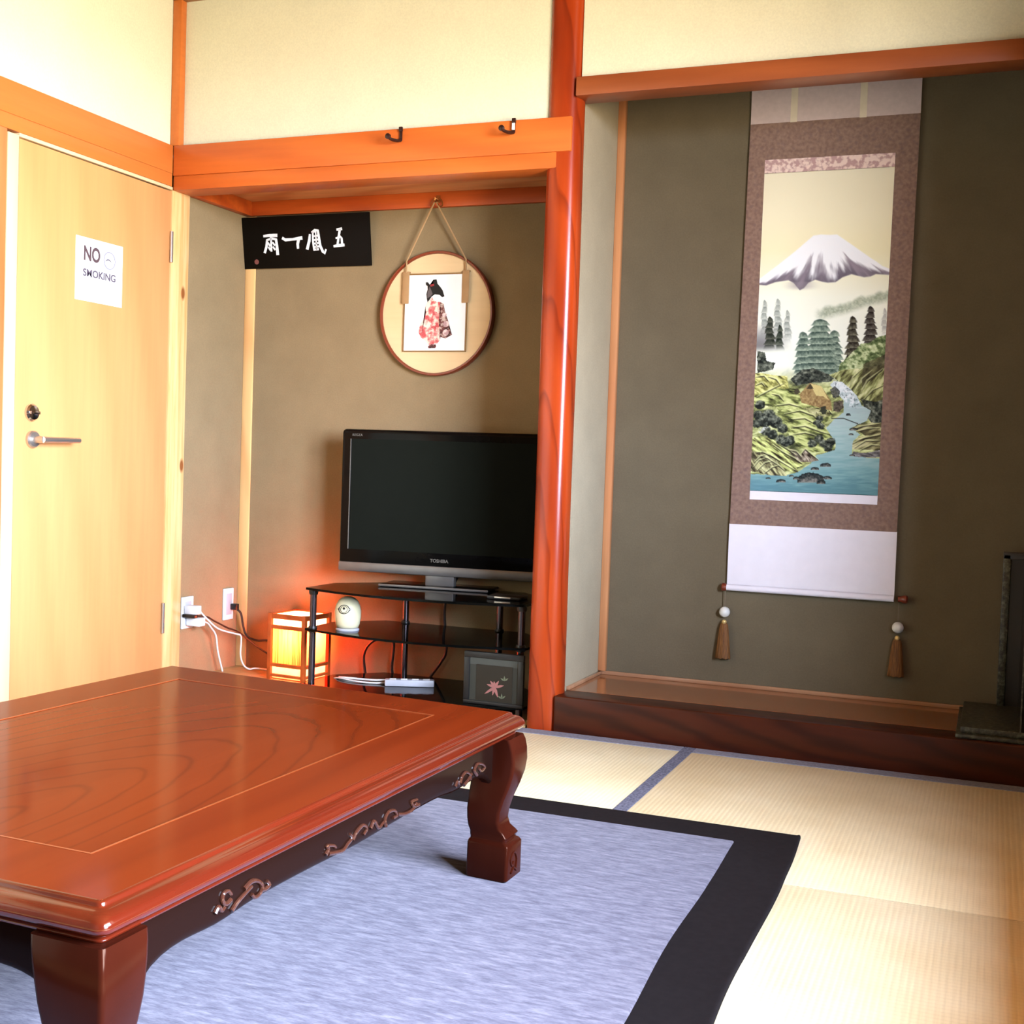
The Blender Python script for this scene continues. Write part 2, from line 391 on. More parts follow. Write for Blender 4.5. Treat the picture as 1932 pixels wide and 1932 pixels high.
# left wall: around the door, plus the upper field
bm = bm_new()
box(bm, WX - 0.10, WX, RY, 0.0, 1.95, RZ)
box(bm, WX - 0.10, WX, RY, -0.90, -0.03, 1.785)
box(bm, WX - 0.20, WX - 0.09, RY - 0.1, 0.70, -0.13, RZ + 0.08)
struct('wall_left', bm, 'upper_plaster')
struct('wall_recess_left', B(WX - 0.10, WX, 0.10, AY, -0.03, 1.87), 'alcove_plaster')
struct('wall_recess_back', B(WX - 0.1, 1.46, AY, AY + 0.1, -0.03, 1.96), 'alcove_plaster')
bm = bm_new()
box(bm, WX, 1.43, 0.03, 0.11, 1.95, RZ)
struct('wall_outer_back', B(-0.2, 3.8, 0.60, 0.70, -0.13, RZ + 0.08), 'alcove_plaster')
struct('wall_back_left', bm, 'upper_plaster')
struct('wall_back_right', B(1.525, RX, 0.03, 0.11, 2.066, RZ), 'upper_plaster')
struct('wall_back_far_right', B(TX1, RX, 0.03, 0.11, -0.03, 2.066), 'upper_plaster')
struct('wall_tokonoma_back', B(1.46, TX1 + 0.06, TY, TY + 0.1, -0.03, RZ), 'toko_plaster_shaded')
struct('wall_tokonoma_left', B(1.456, TX0, 0.112, TY, -0.03, RZ), 'toko_plaster_lit')
struct('wall_tokonoma_right', B(TX1, TX1 + 0.06, 0.112, TY, -0.03, RZ), 'toko_plaster_shaded')
# right wall: wide opening on to an unseen veranda, added to shape the daylight
OY0, OY1, OZ1 = -3.50, -1.28, 2.14
bm = bm_new()
box(bm, RX, RX + 0.1, RY, OY0, -0.03, RZ); box(bm, RX, RX + 0.1, OY1, 0.11, -0.03, RZ); box(bm, RX, RX + 0.1, OY0, OY1, OZ1, RZ); box(bm, RX, RX + 0.1, -2.60, OY1, -0.03, 0.72)  # last box: unseen low wall added to shade the floor by the opening
struct('wall_right', bm, 'dim_plaster')
VX = 4.30
WY0, WY1, WZ0, WZ1 = -3.70, -1.42, 0.45, 2.27
struct('floor_added_veranda', B(RX + 0.1, VX + 0.1, -5.4, -1.2, -0.13, -0.01), 'board_floor')
struct('ceiling_added_veranda', B(RX + 0.1, VX + 0.1, -5.4, -1.2, 2.30, 2.38), 'room_ceiling')
struct('wall_added_veranda_far', B(RX + 0.1, VX + 0.1, -1.2, -1.1, -0.13, 2.38), 'dim_plaster')
struct('wall_added_veranda_near', B(RX + 0.1, VX + 0.1, -5.4, -5.3, -0.13, 2.38), 'dim_plaster')
struct('wall_added_veranda_room_side', B(RX, RX + 0.1, -5.4, RY, -0.13, 2.38), 'dim_plaster')
bm = bm_new()
box(bm, VX, VX + 0.1, -5.4, WY0, -0.13, 2.38); box(bm, VX, VX + 0.1, WY1, -1.1, -0.13, 2.38)
box(bm, VX, VX + 0.1, WY0, WY1, -0.13, WZ0); box(bm, VX, VX + 0.1, WY0, WY1, WZ1, 2.38)
struct('wall_added_veranda_outer', bm, 'dim_plaster')
struct('wall_near', B(WX - 0.1, RX + 0.1, RY - 0.1, RY, -0.03, RZ), 'dim_plaster')
bm = bm_new()
for a, b in ((WY0, WY0 + 0.05), (WY1 - 0.05, WY1), ((WY0 + WY1) / 2 - 0.03, (WY0 + WY1) / 2 + 0.03)): box(bm, VX - 0.01, VX + 0.06, a, b, WZ0, WZ1)
box(bm, VX - 0.01, VX + 0.06, WY0, WY1, WZ0, WZ0 + 0.04); box(bm, VX - 0.01, VX + 0.06, WY0, WY1, WZ1 - 0.05, WZ1)
struct('window_1', bm, 'window_frame')

# timber: beams, posts, lintels, column
bm = bm_new(); box(bm, WX - 0.08, 0.0, RY, 0.0, 1.846, 1.946, 0.003); box(bm, WX - 0.08, -0.0012, RY, 0.0, 1.800, 1.8465, 0.002)
struct('trim_1', bm, 'nageshi_left')
struct('trim_2', B(0.0, 1.506, 0.0, 0.03, 1.838, 1.946, 0.003), 'nageshi')
bm = bm_new(); box(bm, 0.0, 1.472, 0.004, 0.11, 1.788, 1.838, 0.002)
struct('trim_3', bm, 'nageshi')
bm = bm_new(); box(bm, 0.0, 1.41, 0.11, AY, 1.846, 1.866)
struct('ceiling_recess', bm, 'ceiling_board')
bm = bm_new(); box(bm, WX, 0.018, 0.11, AY, 1.790, 1.846, 0.002); box(bm, 0.018, 1.41, AY - 0.022, AY, 1.790, 1.846, 0.002)
struct('trim_4', bm, wood('recess_rail_wood', rgb(216, 96, 36), rgb(170, 58, 20), 'x', 0.4, fine=50, bands=4, contrast=0.5))
struct('trim_5', B(WX, 0.022, 0.0, 0.03, 1.946, RZ, 0.002), 'nageshi_left')
# pine post right of the door with knots
k = NT('knotty_post'); v = k.coords((1, 1, 0.06)); f = k.noise(v, 40, 4, 0.6)
c = k.ramp(f, [(0.3, rgb(238, 164, 96)), (0.65, rgb(252, 204, 140))])
for (ky, kz) in ((0.075, 1.43), (0.09, 0.80)):
    tc = k.add('ShaderNodeTexCoord'); mp = k.add('ShaderNodeMapping'); k.link(tc.outputs['Object'], mp.inputs['Vector'])
    mp.inputs['Location'].default_value = (0, -ky * 55, -kz * 26); mp.inputs['Scale'].default_value = (0.01, 55, 26); mp.inputs['Rotation'].default_value = (0, 0, 0)
    g = k.add('ShaderNodeTexGradient', gradient_type='SPHERICAL'); k.link(mp.outputs['Vector'], g.inputs['Vector'])
    c = k.mix(c, rgb(150, 84, 40), k.ramp(g.outputs['Fac'], [(0.2, (0, 0, 0, 1)), (0.6, (1, 1, 1, 1))]))
k.link(c, k.b.inputs['Base Color']); k.set(k.b, Roughness=0.25, Coat_Weight=0.4)
struct('trim_6', B(WX - 0.06, 0.0, 0.004, 0.106, -0.03, 1.790, 0.004), k.m)
struct('trim_7', B(WX, 0.031, AY - 0.009, AY, 0.0, 1.790, 0.003), 'post_pine')
struct('trim_8', B(WX - 0.08, 0.0, -0.905, -0.790, -0.03, 1.800, 0.003), wood('outer_post_wood', rgb(214, 128, 72), rgb(190, 98, 48), 'z', 0.4, fine=40))
# main column: rounded, slightly flattened log
bm = bm_new(); loops = []
for z in [-0.03 + i * (RZ + 0.03) / 24 for i in range(25)]:
    L = []
    for i in range(40):
        a = 2 * PI * i / 40; ca, sa = math.cos(a), math.sin(a); e = 2 / 2.5
        w = 0.0568 + 0.0012 * math.sin(z * 5 + 1) 
        x = 1.4695 + w * math.copysign(abs(ca) ** e, ca); y = 0.0575 + 0.054 * math.copysign(abs(sa) ** e, sa)
        L.append((x, y, z))
    loops.append(L)
loft(bm, loops); struct('trim_9', bm, 'column', smooth=50)
struct('trim_10', B(TX0, TX1, 0.0, 0.097, 2.007, 2.066, 0.003), 'lintel')
# raised sill and floor of the scroll alcove
struct('trim_11', B(1.517, RX, -0.002, 0.12, -0.03, 0.115, 0.006, 3), 'sill')
struct('floor_tokonoma', B(TX0, TX1, 0.12, TY, 0.06, 0.1145), 'toko_floor')
bm = bm_new(); box(bm, TX0, TX1, TY - 0.012, TY, 0.1145, 0.128, 0.002); box(bm, TX0, TX0 + 0.012, 0.12, TY - 0.012, 0.1145, 0.126, 0.002)
struct('baseboard_tokonoma', bm, wood('thin_rail_wood', rgb(190, 140, 104), rgb(160, 106, 72), 'x', 0.25, coat=0.3))
struct('trim_12', B(TX0, TX0 + 0.027, TY - 0.024, TY, 0.128, 2.35, 0.003), wood('slim_post_wood', rgb(206, 140, 92), rgb(180, 104, 62), 'z', 0.25, coat=0.3, fine=45))
struct('floor_recess', B(WX, 1.41, 0.0, AY, -0.03, 0.0), 'board_floor')

# door
door = struct('door_1', B(-0.05, -0.004, -0.738, 0.000, 0.0, 1.784, 0.002), 'door')
bm = bm_new(); box(bm, -0.06, 0.0, -0.788, -0.742, -0.03, 1.792, 0.003); box(bm, -0.06, 0.0, -0.742, 0.002, 1.788, 1.799, 0.001)
obj('door_frame', bm, 'jamb', door)
bm = bm_new(); lathe(bm, [(0.027, -0.004), (0.027, 0.004), (0.022, 0.010), (0.012, 0.012)], (0, -0.670, 0.957), 28, 'x'); box(bm, 0.008, 0.017, -0.690, -0.650, 0.952, 0.962, 0.002)
obj('deadbolt', bm, 'chrome', door)
bm = bm_new(); lathe(bm, [(0.027, -0.004), (0.027, 0.005), (0.023, 0.010), (0.011, 0.012), (0.010, 0.045)], (0, -0.664, 0.874), 28, 'x')
tube(bm, [(0.045, -0.668, 0.874), (0.048, -0.64, 0.874), (0.048, -0.56, 0.875), (0.046, -0.508, 0.876)], lambda t: 0.0105 - 0.002 * t, 10)
obj('door_handle', bm, 'steel', door)
for z in (1.585, 0.245):
    bm = bm_new(); lathe(bm, [(0.006, -0.055), (0.006, 0.055)], (0.003, -0.002, z), 10)
    obj('hinge', bm, 'steel', door)

# ------------------------------------------------------------------ tatami
def tatami(x0, x1, y0, y1, axis, borders, label):
    t = thing('tatami_mat', label, 'tatami mat', (x0, y0, 0), 0, 'tatami mats covering the floor')
    bx = [x0 + 0.001, x1 - 0.001, y0 + 0.001, y1 - 0.001]
    obj('woven_surface', recentre((x0, y0, 0), B(bx[0], bx[1], bx[2], bx[3], -0.03, 0.0, 0.002)), 'tatami_x' if axis == 'x' else 'tatami_y', t)
    for s in borders:
        w = 0.036 if s in 'lr' else 0.060
        q = {'l': (bx[0], bx[0] + w, bx[2], bx[3]), 'r': (bx[1] - w, bx[1], bx[2], bx[3]), 'n': (bx[0], bx[1], bx[2], bx[2] + w), 'f': (bx[0], bx[1], bx[3] - w, bx[3])}[s]
        if s in 'nf': q = (q[0] + (0.036 if 'l' in borders else 0), q[1], q[2], q[3])
        obj('cloth_border', recentre((x0, y0, 0), B(*q, -0.004, 0.0016, 0.0008, 1)), 'heri' if s in 'lr' else 'heri_pale', t)
    return t
tatami(WX + 0.02, 1.946, -0.955, -0.004, 'x', 'nf', 'pale tatami mat left of the grey band, in front of the wooden column')
tatami(1.946, RX - 0.005, -1.125, -0.004, 'x', 'lf', 'tatami mat along the dark alcove sill, right of the grey band')
tatami(1.946, RX - 0.005, -1.910, -1.127, 'x', '', 'tan tatami mat beside the right edge of the rug')
tatami(WX + 0.02, 1.944, -1.910, -0.957, 'x', 'nf', 'tatami mat under the far half of the low table and rug')
tatami(WX + 0.02, 1.944, -2.866, -1.912, 'x', 'nf', 'tatami mat under the near half of the low table and rug')
tatami(1.946, RX - 0.005, -2.866, -1.912, 'x', '', 'tatami mat at the lower right edge of the picture')

# ------------------------------------------------------------------ rug
rug = thing('area_rug', 'lavender grey heathered rug with wide black border under the low table', 'rug', (1.4, -1.9, 0.0014))
def rugx(y):   # wavy right hem
    t = -(y + 0.79)
    return 2.41 + 0.012 * math.sin(t * 5.2) + 0.05 * max(0, t - 0.3) - 0.03 * max(0, t - 0.75)
ys = [-0.79 - i * 0.04 for i in range(61)]
bm = bm_new(); rows = []
for i, y in enumerate(ys):
    xr = rugx(y)
    rows.append([(0.45, y, 0.0005), (0.45, y, 0.006), (xr - 0.008, y, 0.006), (xr - 0.003, y, 0.0078), (xr, y, 0.006), (xr + 0.001, y, 0.0005)])
for r in rows: r.reverse()
loft(bm, rows)
obj('dark_border', recentre((1.4, -1.9, 0), bm), 'rug_border', rug, 60)
bm = bm_new(); rows = []
for y in [-0.912 - i * 0.05 for i in range(42)]:
    xr = 2.283 + 0.004 * math.sin(y * 9) + 0.03 * max(0, -(y + 1.2))
    rows.append([(0.58, y, 0.0055), (0.58, y, 0.0085), (xr - 0.004, y, 0.0085), (xr, y, 0.0055)][::-1])
loft(bm, rows)
obj('heathered_field', recentre((1.4, -1.9, 0), bm), 'rug', rug, 60)

# ------------------------------------------------------------------ low table
QA, QB, QC, QD = Vector((1.002, -1.280)), Vector((1.895, -1.362)), Vector((1.878, -2.573)), Vector((0.960, -2.552))  # far-left, far-right, near-right, near-left
TZ = 0.345; ZR = 0.0101
tc0 = (QA + QB + QC + QD) / 4
table = thing('low_table', 'reddish brown lacquered low table with carved apron and curved legs on the rug', 'table', (tc0.x, tc0.y, 0))
Q = [QD, QC, QB, QA]                      # counter-clockwise
Q = [q - tc0 for q in Q]
def offs(d):
    out = []
    n = 4; lines = []
    for i in range(n):
        p, q = Q[i], Q[(i + 1) % n]; e = (q - p).normalized(); nr = Vector((e.y, -e.x)); lines.append((p + nr * d, e))
    for i in range(n):
        (p, e), (q, g) = lines[i - 1], lines[i]
        den = e.x * g.y - e.y * g.x; t = ((q.x - p.x) * g.y - (q.y - p.y) * g.x) / den
        out.append(p + e * t)
    return out
def ring(d, z, r=0.0):
    c = offs(d)
    if r <= 0: return [(p.x, p.y, z) for p in c]
    L = []
    for i in range(4):
        p = c[i]; a = (c[i - 1] - p).normalized(); b = (c[(i + 1) % 4] - p).normalized()
        for k in range(7):
            t = k / 6; s, e, m = p + a * r, p + b * r, p
            q = (1 - t) ** 2 * s + 2 * t * (1 - t) * m + t * t * e; L.append((q.x, q.y, z))
    return L
# top: frame boards, inlay line, centre panel
IN = 0.118
def flat_ring(d0, d1, z0, z1):
    bm = bm_new(); o0, o1 = offs(d0), offs(d1)
    for i in range(4):
        j = (i + 1) % 4
        lo = [(o0[i].x, o0[i].y), (o0[j].x, o0[j].y), (o1[j].x, o1[j].y), (o1[i].x, o1[i].y)]
        prism(bm, lo, z0, z1, lambda u, v, h: (u, v, h))
    return bm
obj('top_frame', flat_ring(-IN, 0.0, TZ - 0.02, TZ), 'table_frame', table)
obj('inlay_line', flat_ring(-IN - 0.0035, -IN, TZ - 0.02, TZ + 0.0004), 'inlay', table)
bm = bm_new(); prism(bm, [(p.x, p.y) for p in offs(-IN - 0.0035)], TZ - 0.02, TZ - 0.0008, lambda u, v, h: (u, v, h))
obj('top_panel', bm, 'table_panel', table)
bm = bm_new()
prof = [(-0.004, .3405), (0.0, TZ), (0.004, .3443), (0.0055, .3425), (0.0058, .3395), (0.0075, .3380), (0.013, .3375), (0.020, .3350), (0.0255, .3305), (0.0285, .3250), (0.0285, .3195), (0.0255, .3145), (0.020, .3110), (0.012, .3090),
        (0.0075, .3080), (0.0075, .3062), (0.012, .3050), (0.0130, .3030), (0.012, .3008), (0.006, .2998), (-0.03, .2998)]
loft(bm, [ring(d, z, 0.006 + max(0, d) * 0.45) for d, z in prof], True, False, False)
obj('rounded_edge', bm, 'table_edge', table, 50)
# aprons
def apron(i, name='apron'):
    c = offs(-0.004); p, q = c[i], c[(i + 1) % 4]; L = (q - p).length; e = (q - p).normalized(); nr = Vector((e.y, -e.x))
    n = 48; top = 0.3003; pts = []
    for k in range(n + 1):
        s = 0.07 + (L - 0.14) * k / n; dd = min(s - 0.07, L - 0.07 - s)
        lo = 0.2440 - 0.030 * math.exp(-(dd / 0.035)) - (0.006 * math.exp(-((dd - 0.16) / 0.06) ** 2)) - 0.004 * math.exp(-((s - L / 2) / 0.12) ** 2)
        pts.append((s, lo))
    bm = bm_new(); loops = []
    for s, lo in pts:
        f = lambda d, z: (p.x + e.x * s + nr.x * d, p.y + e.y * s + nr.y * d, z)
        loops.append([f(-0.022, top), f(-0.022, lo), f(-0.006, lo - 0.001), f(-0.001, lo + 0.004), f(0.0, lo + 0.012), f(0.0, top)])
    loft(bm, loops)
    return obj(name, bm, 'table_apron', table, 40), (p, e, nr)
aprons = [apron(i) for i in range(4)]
# legs: square cabriole section lofted up the height; (z, outward shift of outer corner, width)
legprof = [(ZR, 0.004, .086), (ZR + .004, 0.0, .094), (.080, 0.0, .094), (.086, 0.004, .088), (.0885, 0.009, .080), (.093, 0.009, .080), (.098, 0.006, .084), (.104, 0.010, .080), (.115, .019, .074), (.130, .023, .072), (.150, .021, .075), (.175, .014, .081), (.200, .005, .088), (.225, -.002, .095), (.250, -.005, .100), (.272, -.004, .104), (.290, -.001, .106), (.3003, .003, .106)]
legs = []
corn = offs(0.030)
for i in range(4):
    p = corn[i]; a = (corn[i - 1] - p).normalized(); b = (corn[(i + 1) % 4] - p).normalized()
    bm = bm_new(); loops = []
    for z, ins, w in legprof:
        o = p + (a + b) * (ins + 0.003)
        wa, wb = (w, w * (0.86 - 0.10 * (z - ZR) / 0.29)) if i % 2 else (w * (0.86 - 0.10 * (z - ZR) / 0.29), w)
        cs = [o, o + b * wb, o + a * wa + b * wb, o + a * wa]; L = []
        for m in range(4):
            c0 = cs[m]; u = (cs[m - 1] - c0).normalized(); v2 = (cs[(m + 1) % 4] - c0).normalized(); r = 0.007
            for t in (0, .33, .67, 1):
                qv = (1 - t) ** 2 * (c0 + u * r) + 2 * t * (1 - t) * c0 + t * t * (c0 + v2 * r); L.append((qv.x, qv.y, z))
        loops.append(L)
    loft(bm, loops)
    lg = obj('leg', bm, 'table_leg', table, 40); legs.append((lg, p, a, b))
# carved foot panel on the far right foot
lg, p, a, b = legs[2]
bm = bm_new(); o = p + (a + b) * 0.003
f = lambda s, z: (o.x + a.x * s - b.x * 0.0008, o.y + a.y * s - b.y * 0.0008, z)
tube(bm, [f(.035, .030), f(.030, .05), f(.045, .066), (f(.062, .055)), f(.055, .04), f(.046, .047)], 0.0022, 6)
tube(bm, [f(.03, .024), f(.045, .034), f(.06, .026)], 0.002, 6)
obj('foot_carving', bm, 'table_leg', lg)
# scroll carvings on the long right-hand apron, given as (y, z) strokes
CAR = [
 [[(-2.353, .256), (-2.345, .262), (-2.338, .255), (-2.331, .257)], [(-2.318, .263), (-2.329, .261), (-2.337, .268), (-2.335, .276), (-2.325, .277), (-2.317, .270)], [(-2.316, .247), (-2.305, .254), (-2.289, .260), (-2.270, .266)],
  [(-2.288, .268), (-2.272, .273), (-2.256, .269), (-2.245, .259), (-2.249, .250), (-2.261, .248), (-2.270, .255)], [(-2.247, .254), (-2.236, .252), (-2.227, .255), (-2.233, .262)]],
 [[(-2.077, .254), (-2.069, .260), (-2.072, .266), (-2.055, .262), (-2.047, .257)], [(-2.069, .253), (-2.047, .249), (-2.025, .246), (-2.011, .252), (-1.997, .258), (-2.004, .266)], [(-1.995, .254), (-1.983, .264), (-1.963, .269), (-1.950, .260), (-1.960, .253)],
  [(-1.938, .257), (-1.926, .266), (-1.910, .251), (-1.893, .256)], [(-1.885, .247), (-1.889, .259), (-1.878, .268), (-1.857, .266), (-1.846, .255), (-1.860, .254)], [(-1.843, .256), (-1.816, .250), (-1.790, .250), (-1.773, .258)], [(-1.764, .253), (-1.782, .255), (-1.793, .265), (-1.772, .264)]],
 [[(-1.613, .249), (-1.606, .257), (-1.596, .250)], [(-1.592, .251), (-1.585, .261), (-1.568, .266), (-1.549, .258), (-1.543, .247)], [(-1.575, .243), (-1.556, .249), (-1.540, .257)], [(-1.515, .249), (-1.528, .261), (-1.515, .270), (-1.492, .265), (-1.478, .256), (-1.494, .252), (-1.506, .260)]]]
ap, (p, e, nr) = aprons[1]
for grp in CAR:
    bm = bm_new()
    for st in grp:
        pts = []
        for y, z in st:
            s = (y - tc0.y - p.y) / e.y; q = p + e * s + nr * 0.0012; pts.append((q.x, q.y, z))
        tube(bm, pts, lambda t: 0.0036 - 0.0010 * t, 8)
    obj('scroll_carving', bm, 'carving', ap)

# ------------------------------------------------------------------ television on glass stand
tv = thing('television', 'black flat television with silver lower bar on the glass stand', 'television', (0.925, 0.392, 0.3855), 0.11)
W2 = 0.395; Zb, Zt = 0.045, 0.572
bm = bm_new(); box(bm, -W2, W2, -0.02, 0.028, Zb + 0.02, Zt, 0.014, 3); obj('casing', bm, 'black_gloss', tv)
bm = bm_new(); box(bm, -0.28, 0.28, 0.026, 0.062, Zb + 0.08, Zt - 0.09, 0.015); obj('rear_housing', bm, 'black_satin', tv)
obj('screen_panel', B(-W2 + 0.042, W2 - 0.042, -0.0215, -0.018, Zb + 0.083, Zt - 0.036), 'screen', tv)
bm = bm_new(); box(bm, -W2 + 0.036, -W2 + 0.039, -0.0225, -0.018, Zb + 0.083, Zt - 0.036); obj('bezel_line', bm, 'silver', tv)
bm = bm_new(); box(bm, -W2, W2, -0.024, 0.020, Zb, Zb + 0.036, 0.006, 2); obj('silver_bar', bm, 'silver', tv)
bm = text_mesh('TOSHIBA', 0.017, 0.0004, 1.0, 0.0003)
xs = [v.co.x for v in bm.verts]; mid = (min(xs) + max(xs)) / 2
for v in bm.verts: v.co = Vector((v.co.x - mid, -0.0212 - v.co.z, Zb + 0.050 + v.co.y))
obj('maker_lettering', bm, 'silver', tv, 0)
bm = text_mesh('REGZA', 0.013, 0.0004, 1.0)
for v in bm.verts: v.co = Vector((v.co.x - W2 + 0.042, -0.0212 - v.co.z, Zt - 0.026 + v.co.y))
obj('model_lettering', bm, 'silver', tv, 0)
bm = bm_new(); box(bm, -0.055, 0.055, -0.012, 0.02, 0.006, Zb + 0.03, 0.004); obj('neck', bm, 'silver', tv)
bm = bm_new(); box(bm, -0.215, 0.20, -0.065, 0.085, 0.0, 0.010, 0.004); obj('foot_plate', bm, 'black_gloss', tv)
bm = bm_new(); box(bm, -0.216, 0.201, -0.0675, -0.062, 0.001, 0.010, 0.002); obj('foot_edge', bm, 'silver', tv)

SX = 0.953
stand = thing('television_stand', 'black glass three shelf stand with metal poles beneath the television', 'television stand', (SX, 0.26, 0))
def shelf_poly(w=0.42):
    P = []
    for i in range(17):
        u = -1 + 2 * i / 16; P.append((u * w, -0.155 - 0.085 * (1 - u * u)))
    P += [(w, 0.05), (w - 0.14, 0.2), (-w + 0.14, 0.2), (-w, 0.05)]
    return P
for z0, z1 in ((0.377, 0.385), (0.232, 0.240), (0.034, 0.042)):
    bm = bm_new(); prism(bm, shelf_poly(), z0, z1, lambda u, v, h: (u, v, h)); obj('shelf', bm, 'glass_shelf', stand)
for x, y in ((-0.398, -0.138), (0.398, -0.138), (-0.19, 0.185), (0.19, 0.185)):
    bm = bm_new(); lathe(bm, [(0.012, 0.0), (0.012, 0.377)], (x, y, 0), 16); pl = obj('pole', bm, 'pole', stand)
    for z in (0.236, 0.371):
        bm = bm_new(); lathe(bm, [(0.015, z - 0.011), (0.0168, z - 0.004), (0.0168, z + 0.004), (0.015, z + 0.011)], (x, y, 0), 16); obj('collar', bm, 'black_satin', pl)

egg = thing('egg_shaped_device', 'cream egg shaped device with an eye emblem on the middle shelf', 'device', (0.680, 0.150, 0.240), 0.0)
bm = bm_new(); lathe(bm, [(0.030, 0.008), (0.038, 0.010), (0.0425, 0.022), (0.0465, 0.045), (0.047, 0.068), (0.043, 0.088), (0.035, 0.104), (0.024, 0.114), (0.011, 0.119), (0.001, 0.120)], seg=32); obj('body', bm, 'cream_ceramic', egg, 60)
bm = bm_new(); lathe(bm, [(0.041, 0.0), (0.042, 0.004), (0.038, 0.008)], seg=32); obj('base_ring', bm, 'grey_plastic', egg)
def eggp(a, z, off=0.0008):     # point on egg surface at bearing a (0 faces -y)
    prof = [(0.008, .03), (0.022, .0425), (0.045, .0465), (0.068, .047), (0.088, .043), (0.104, .035), (.12, 0)]
    for (z0, r0), (z1, r1) in zip(prof, prof[1:]):
        if z0 <= z <= z1: r = r0 + (r1 - r0) * (z - z0) / (z1 - z0); break
    r += off; return (r * math.sin(a), -r * math.cos(a), z)
bm = bm_new(); ca, cz = 0.18, 0.078
tube(bm, [eggp(ca + 0.42 * math.cos(t) * (1.0), cz + 0.015 * math.sin(t)) for t in [2 * PI * i / 20 for i in range(21)]], 0.0014, 6, False)
tube(bm, [eggp(ca + 0.27 * math.cos(t), cz + 0.0115 * math.sin(t)) for t in [2 * PI * i / 20 for i in range(21)]], 0.0009, 6, False)
for sgn in (-1, 1): tube(bm, [eggp(ca + sgn * 0.40, cz + 0.005), eggp(ca + sgn * 0.56, cz), eggp(ca + sgn * 0.40, cz - 0.005)], 0.0012, 6, False)
lathe(bm, [(0.0045, -0.001), (0.0045, 0.001)], eggp(ca, cz + 0.003), 12, 'y')
obj('eye_emblem', bm, 'ink', egg)

strip = thing('power_strip', 'pale grey power strip lying on the lowest glass shelf', 'power strip', (0.880, 0.255, 0.0423), 0.42)
bm = bm_new(); box(bm, -0.088, 0.088, -0.018, 0.018, 0, 0.024, 0.004); obj('body', bm, 'grey_plastic', strip)
for i in range(4): obj('socket', B(-0.072 + i * 0.04, -0.048 + i * 0.04, -0.009, 0.009, 0.0235, 0.026, 0.001), 'white_plastic', strip)

pf = thing('picture_frame', 'black framed picture of a pink lily standing on the lowest shelf', 'picture frame', (1.272, 0.088, 0.0425), -0.0)
FW, FH = 0.107, 0.176
bm = bm_new()
box(bm, -FW, FW, -0.008, 0.008, FH - 0.02, FH, 0.002); box(bm, -FW, FW, -0.008, 0.008, 0, 0.012, 0.002); box(bm, -FW, -FW + 0.02, -0.008, 0.008, 0.012, FH - 0.02, 0.002); box(bm, FW - 0.02, FW, -0.008, 0.008, 0.012, FH - 0.02, 0.002)
obj('frame', bm, 'black_satin', pf)
obj('mat_board', B(-FW + 0.019, FW - 0.019, -0.002, 0.004, 0.011, FH - 0.019), 'frame_mat', pf)
bm = bm_new(); box(bm, -FW + 0.019, FW - 0.019, -0.0028, -0.002, FH - 0.044, FH - 0.020); obj('pale_band', bm, 'frame_light', pf)
obj('picture_ground', B(-0.062, 0.068, -0.0036, -0.0028, 0.014, FH - 0.042), 'frame_inner', pf)
bm = bm_new(); fx, fz = 0.006, 0.062
for i, (an, ln) in enumerate([(100, .020), (60, .026), (15, .033), (165, .030), (130, .026), (215, .044), (255, .028), (290, .034)]):
    a = math.radians(an); d = Vector((math.cos(a), math.sin(a))); n2 = Vector((-d.y, d.x)); P = []
    for t, w in ((0, .002), (.35, .0046), (.7, .0034), (1, .0004)): P.append(d * ln * t + n2 * w)
    for t, w in ((1, .0004), (.7, .0034), (.35, .0046), (0, .002)): P.append(d * ln * t - n2 * w)
    prism(bm, [(fx + q.x, fz + q.y) for q in P], 0.0036, 0.0046 + i * 0.0002, lambda u, v, h: (u, -h, v))
obj('lily_flower', bm, 'pink_petal', pf)
for (ox, oz, sx) in ((0.040, 0.086, 1), (0.032, 0.026, 1)):
    bm = bm_new()
    for an in (40, 95, 150):
        a = math.radians(an); d = Vector((math.cos(a), math.sin(a))); n2 = Vector((-d.y, d.x))
        prism(bm, [(ox + q.x, oz + q.y) for q in (d * 0, d * .008 + n2 * .003, d * .017, d * .008 - n2 * .003)], 0.0036, 0.0046, lambda u, v, h: (u, -h, v))
    obj('leaf_sprig', bm, 'pale_leaf', pf)

stb = thing('receiver_box', 'small black box with a silver front strip beside the television foot', 'receiver', (1.255, 0.225, 0.3855), 0.05)
obj('case', B(-0.06, 0.06, -0.04, 0.05, 0, 0.012, 0.003), 'black_satin', stb)
obj('silver_strip', B(-0.032, 0.026, -0.043, -0.039, 0.004, 0.010, 0.001), 'steel', stb)

# ------------------------------------------------------------------ lantern
LS = 0.172
lan = thing('floor_lantern', 'glowing square paper lantern with orange frame on the floor beside the stand', 'lamp', (0.345, 0.383, 0.0005), -0.09)
h = LS / 2; LH = 0.252
for sx in (-1, 1):
    for sy in (-1, 1):
        x, y = sx * (h - 0.008), sy * (h - 0.008); obj('corner_post', B(x - 0.008, x + 0.008, y - 0.008, y + 0.008, 0, LH, 0.001), 'lamp_wood', lan)
for z0, z1 in ((LH - 0.020, LH - 0.002), (LH - 0.058, LH - 0.044), (0.050, 0.062), (0.012, 0.022)):
    for s in (-1, 1):
        obj('rail', B(-h + 0.016, h - 0.016, s * (h - 0.007) - 0.005, s * (h - 0.007) + 0.005, z0, z1), 'lamp_wood', lan)
        obj('rail', B(s * (h - 0.007) - 0.005, s * (h - 0.007) + 0.005, -h + 0.016, h - 0.016, z0, z1), 'lamp_wood', lan)
def sheet(bm, pts): bm.faces.new([bm.verts.new(p) for p in pts])
q = h - 0.013; bm = bm_new()
za, zb_, zc, zd = 0.006, 0.058, LH - 0.052, LH - 0.006
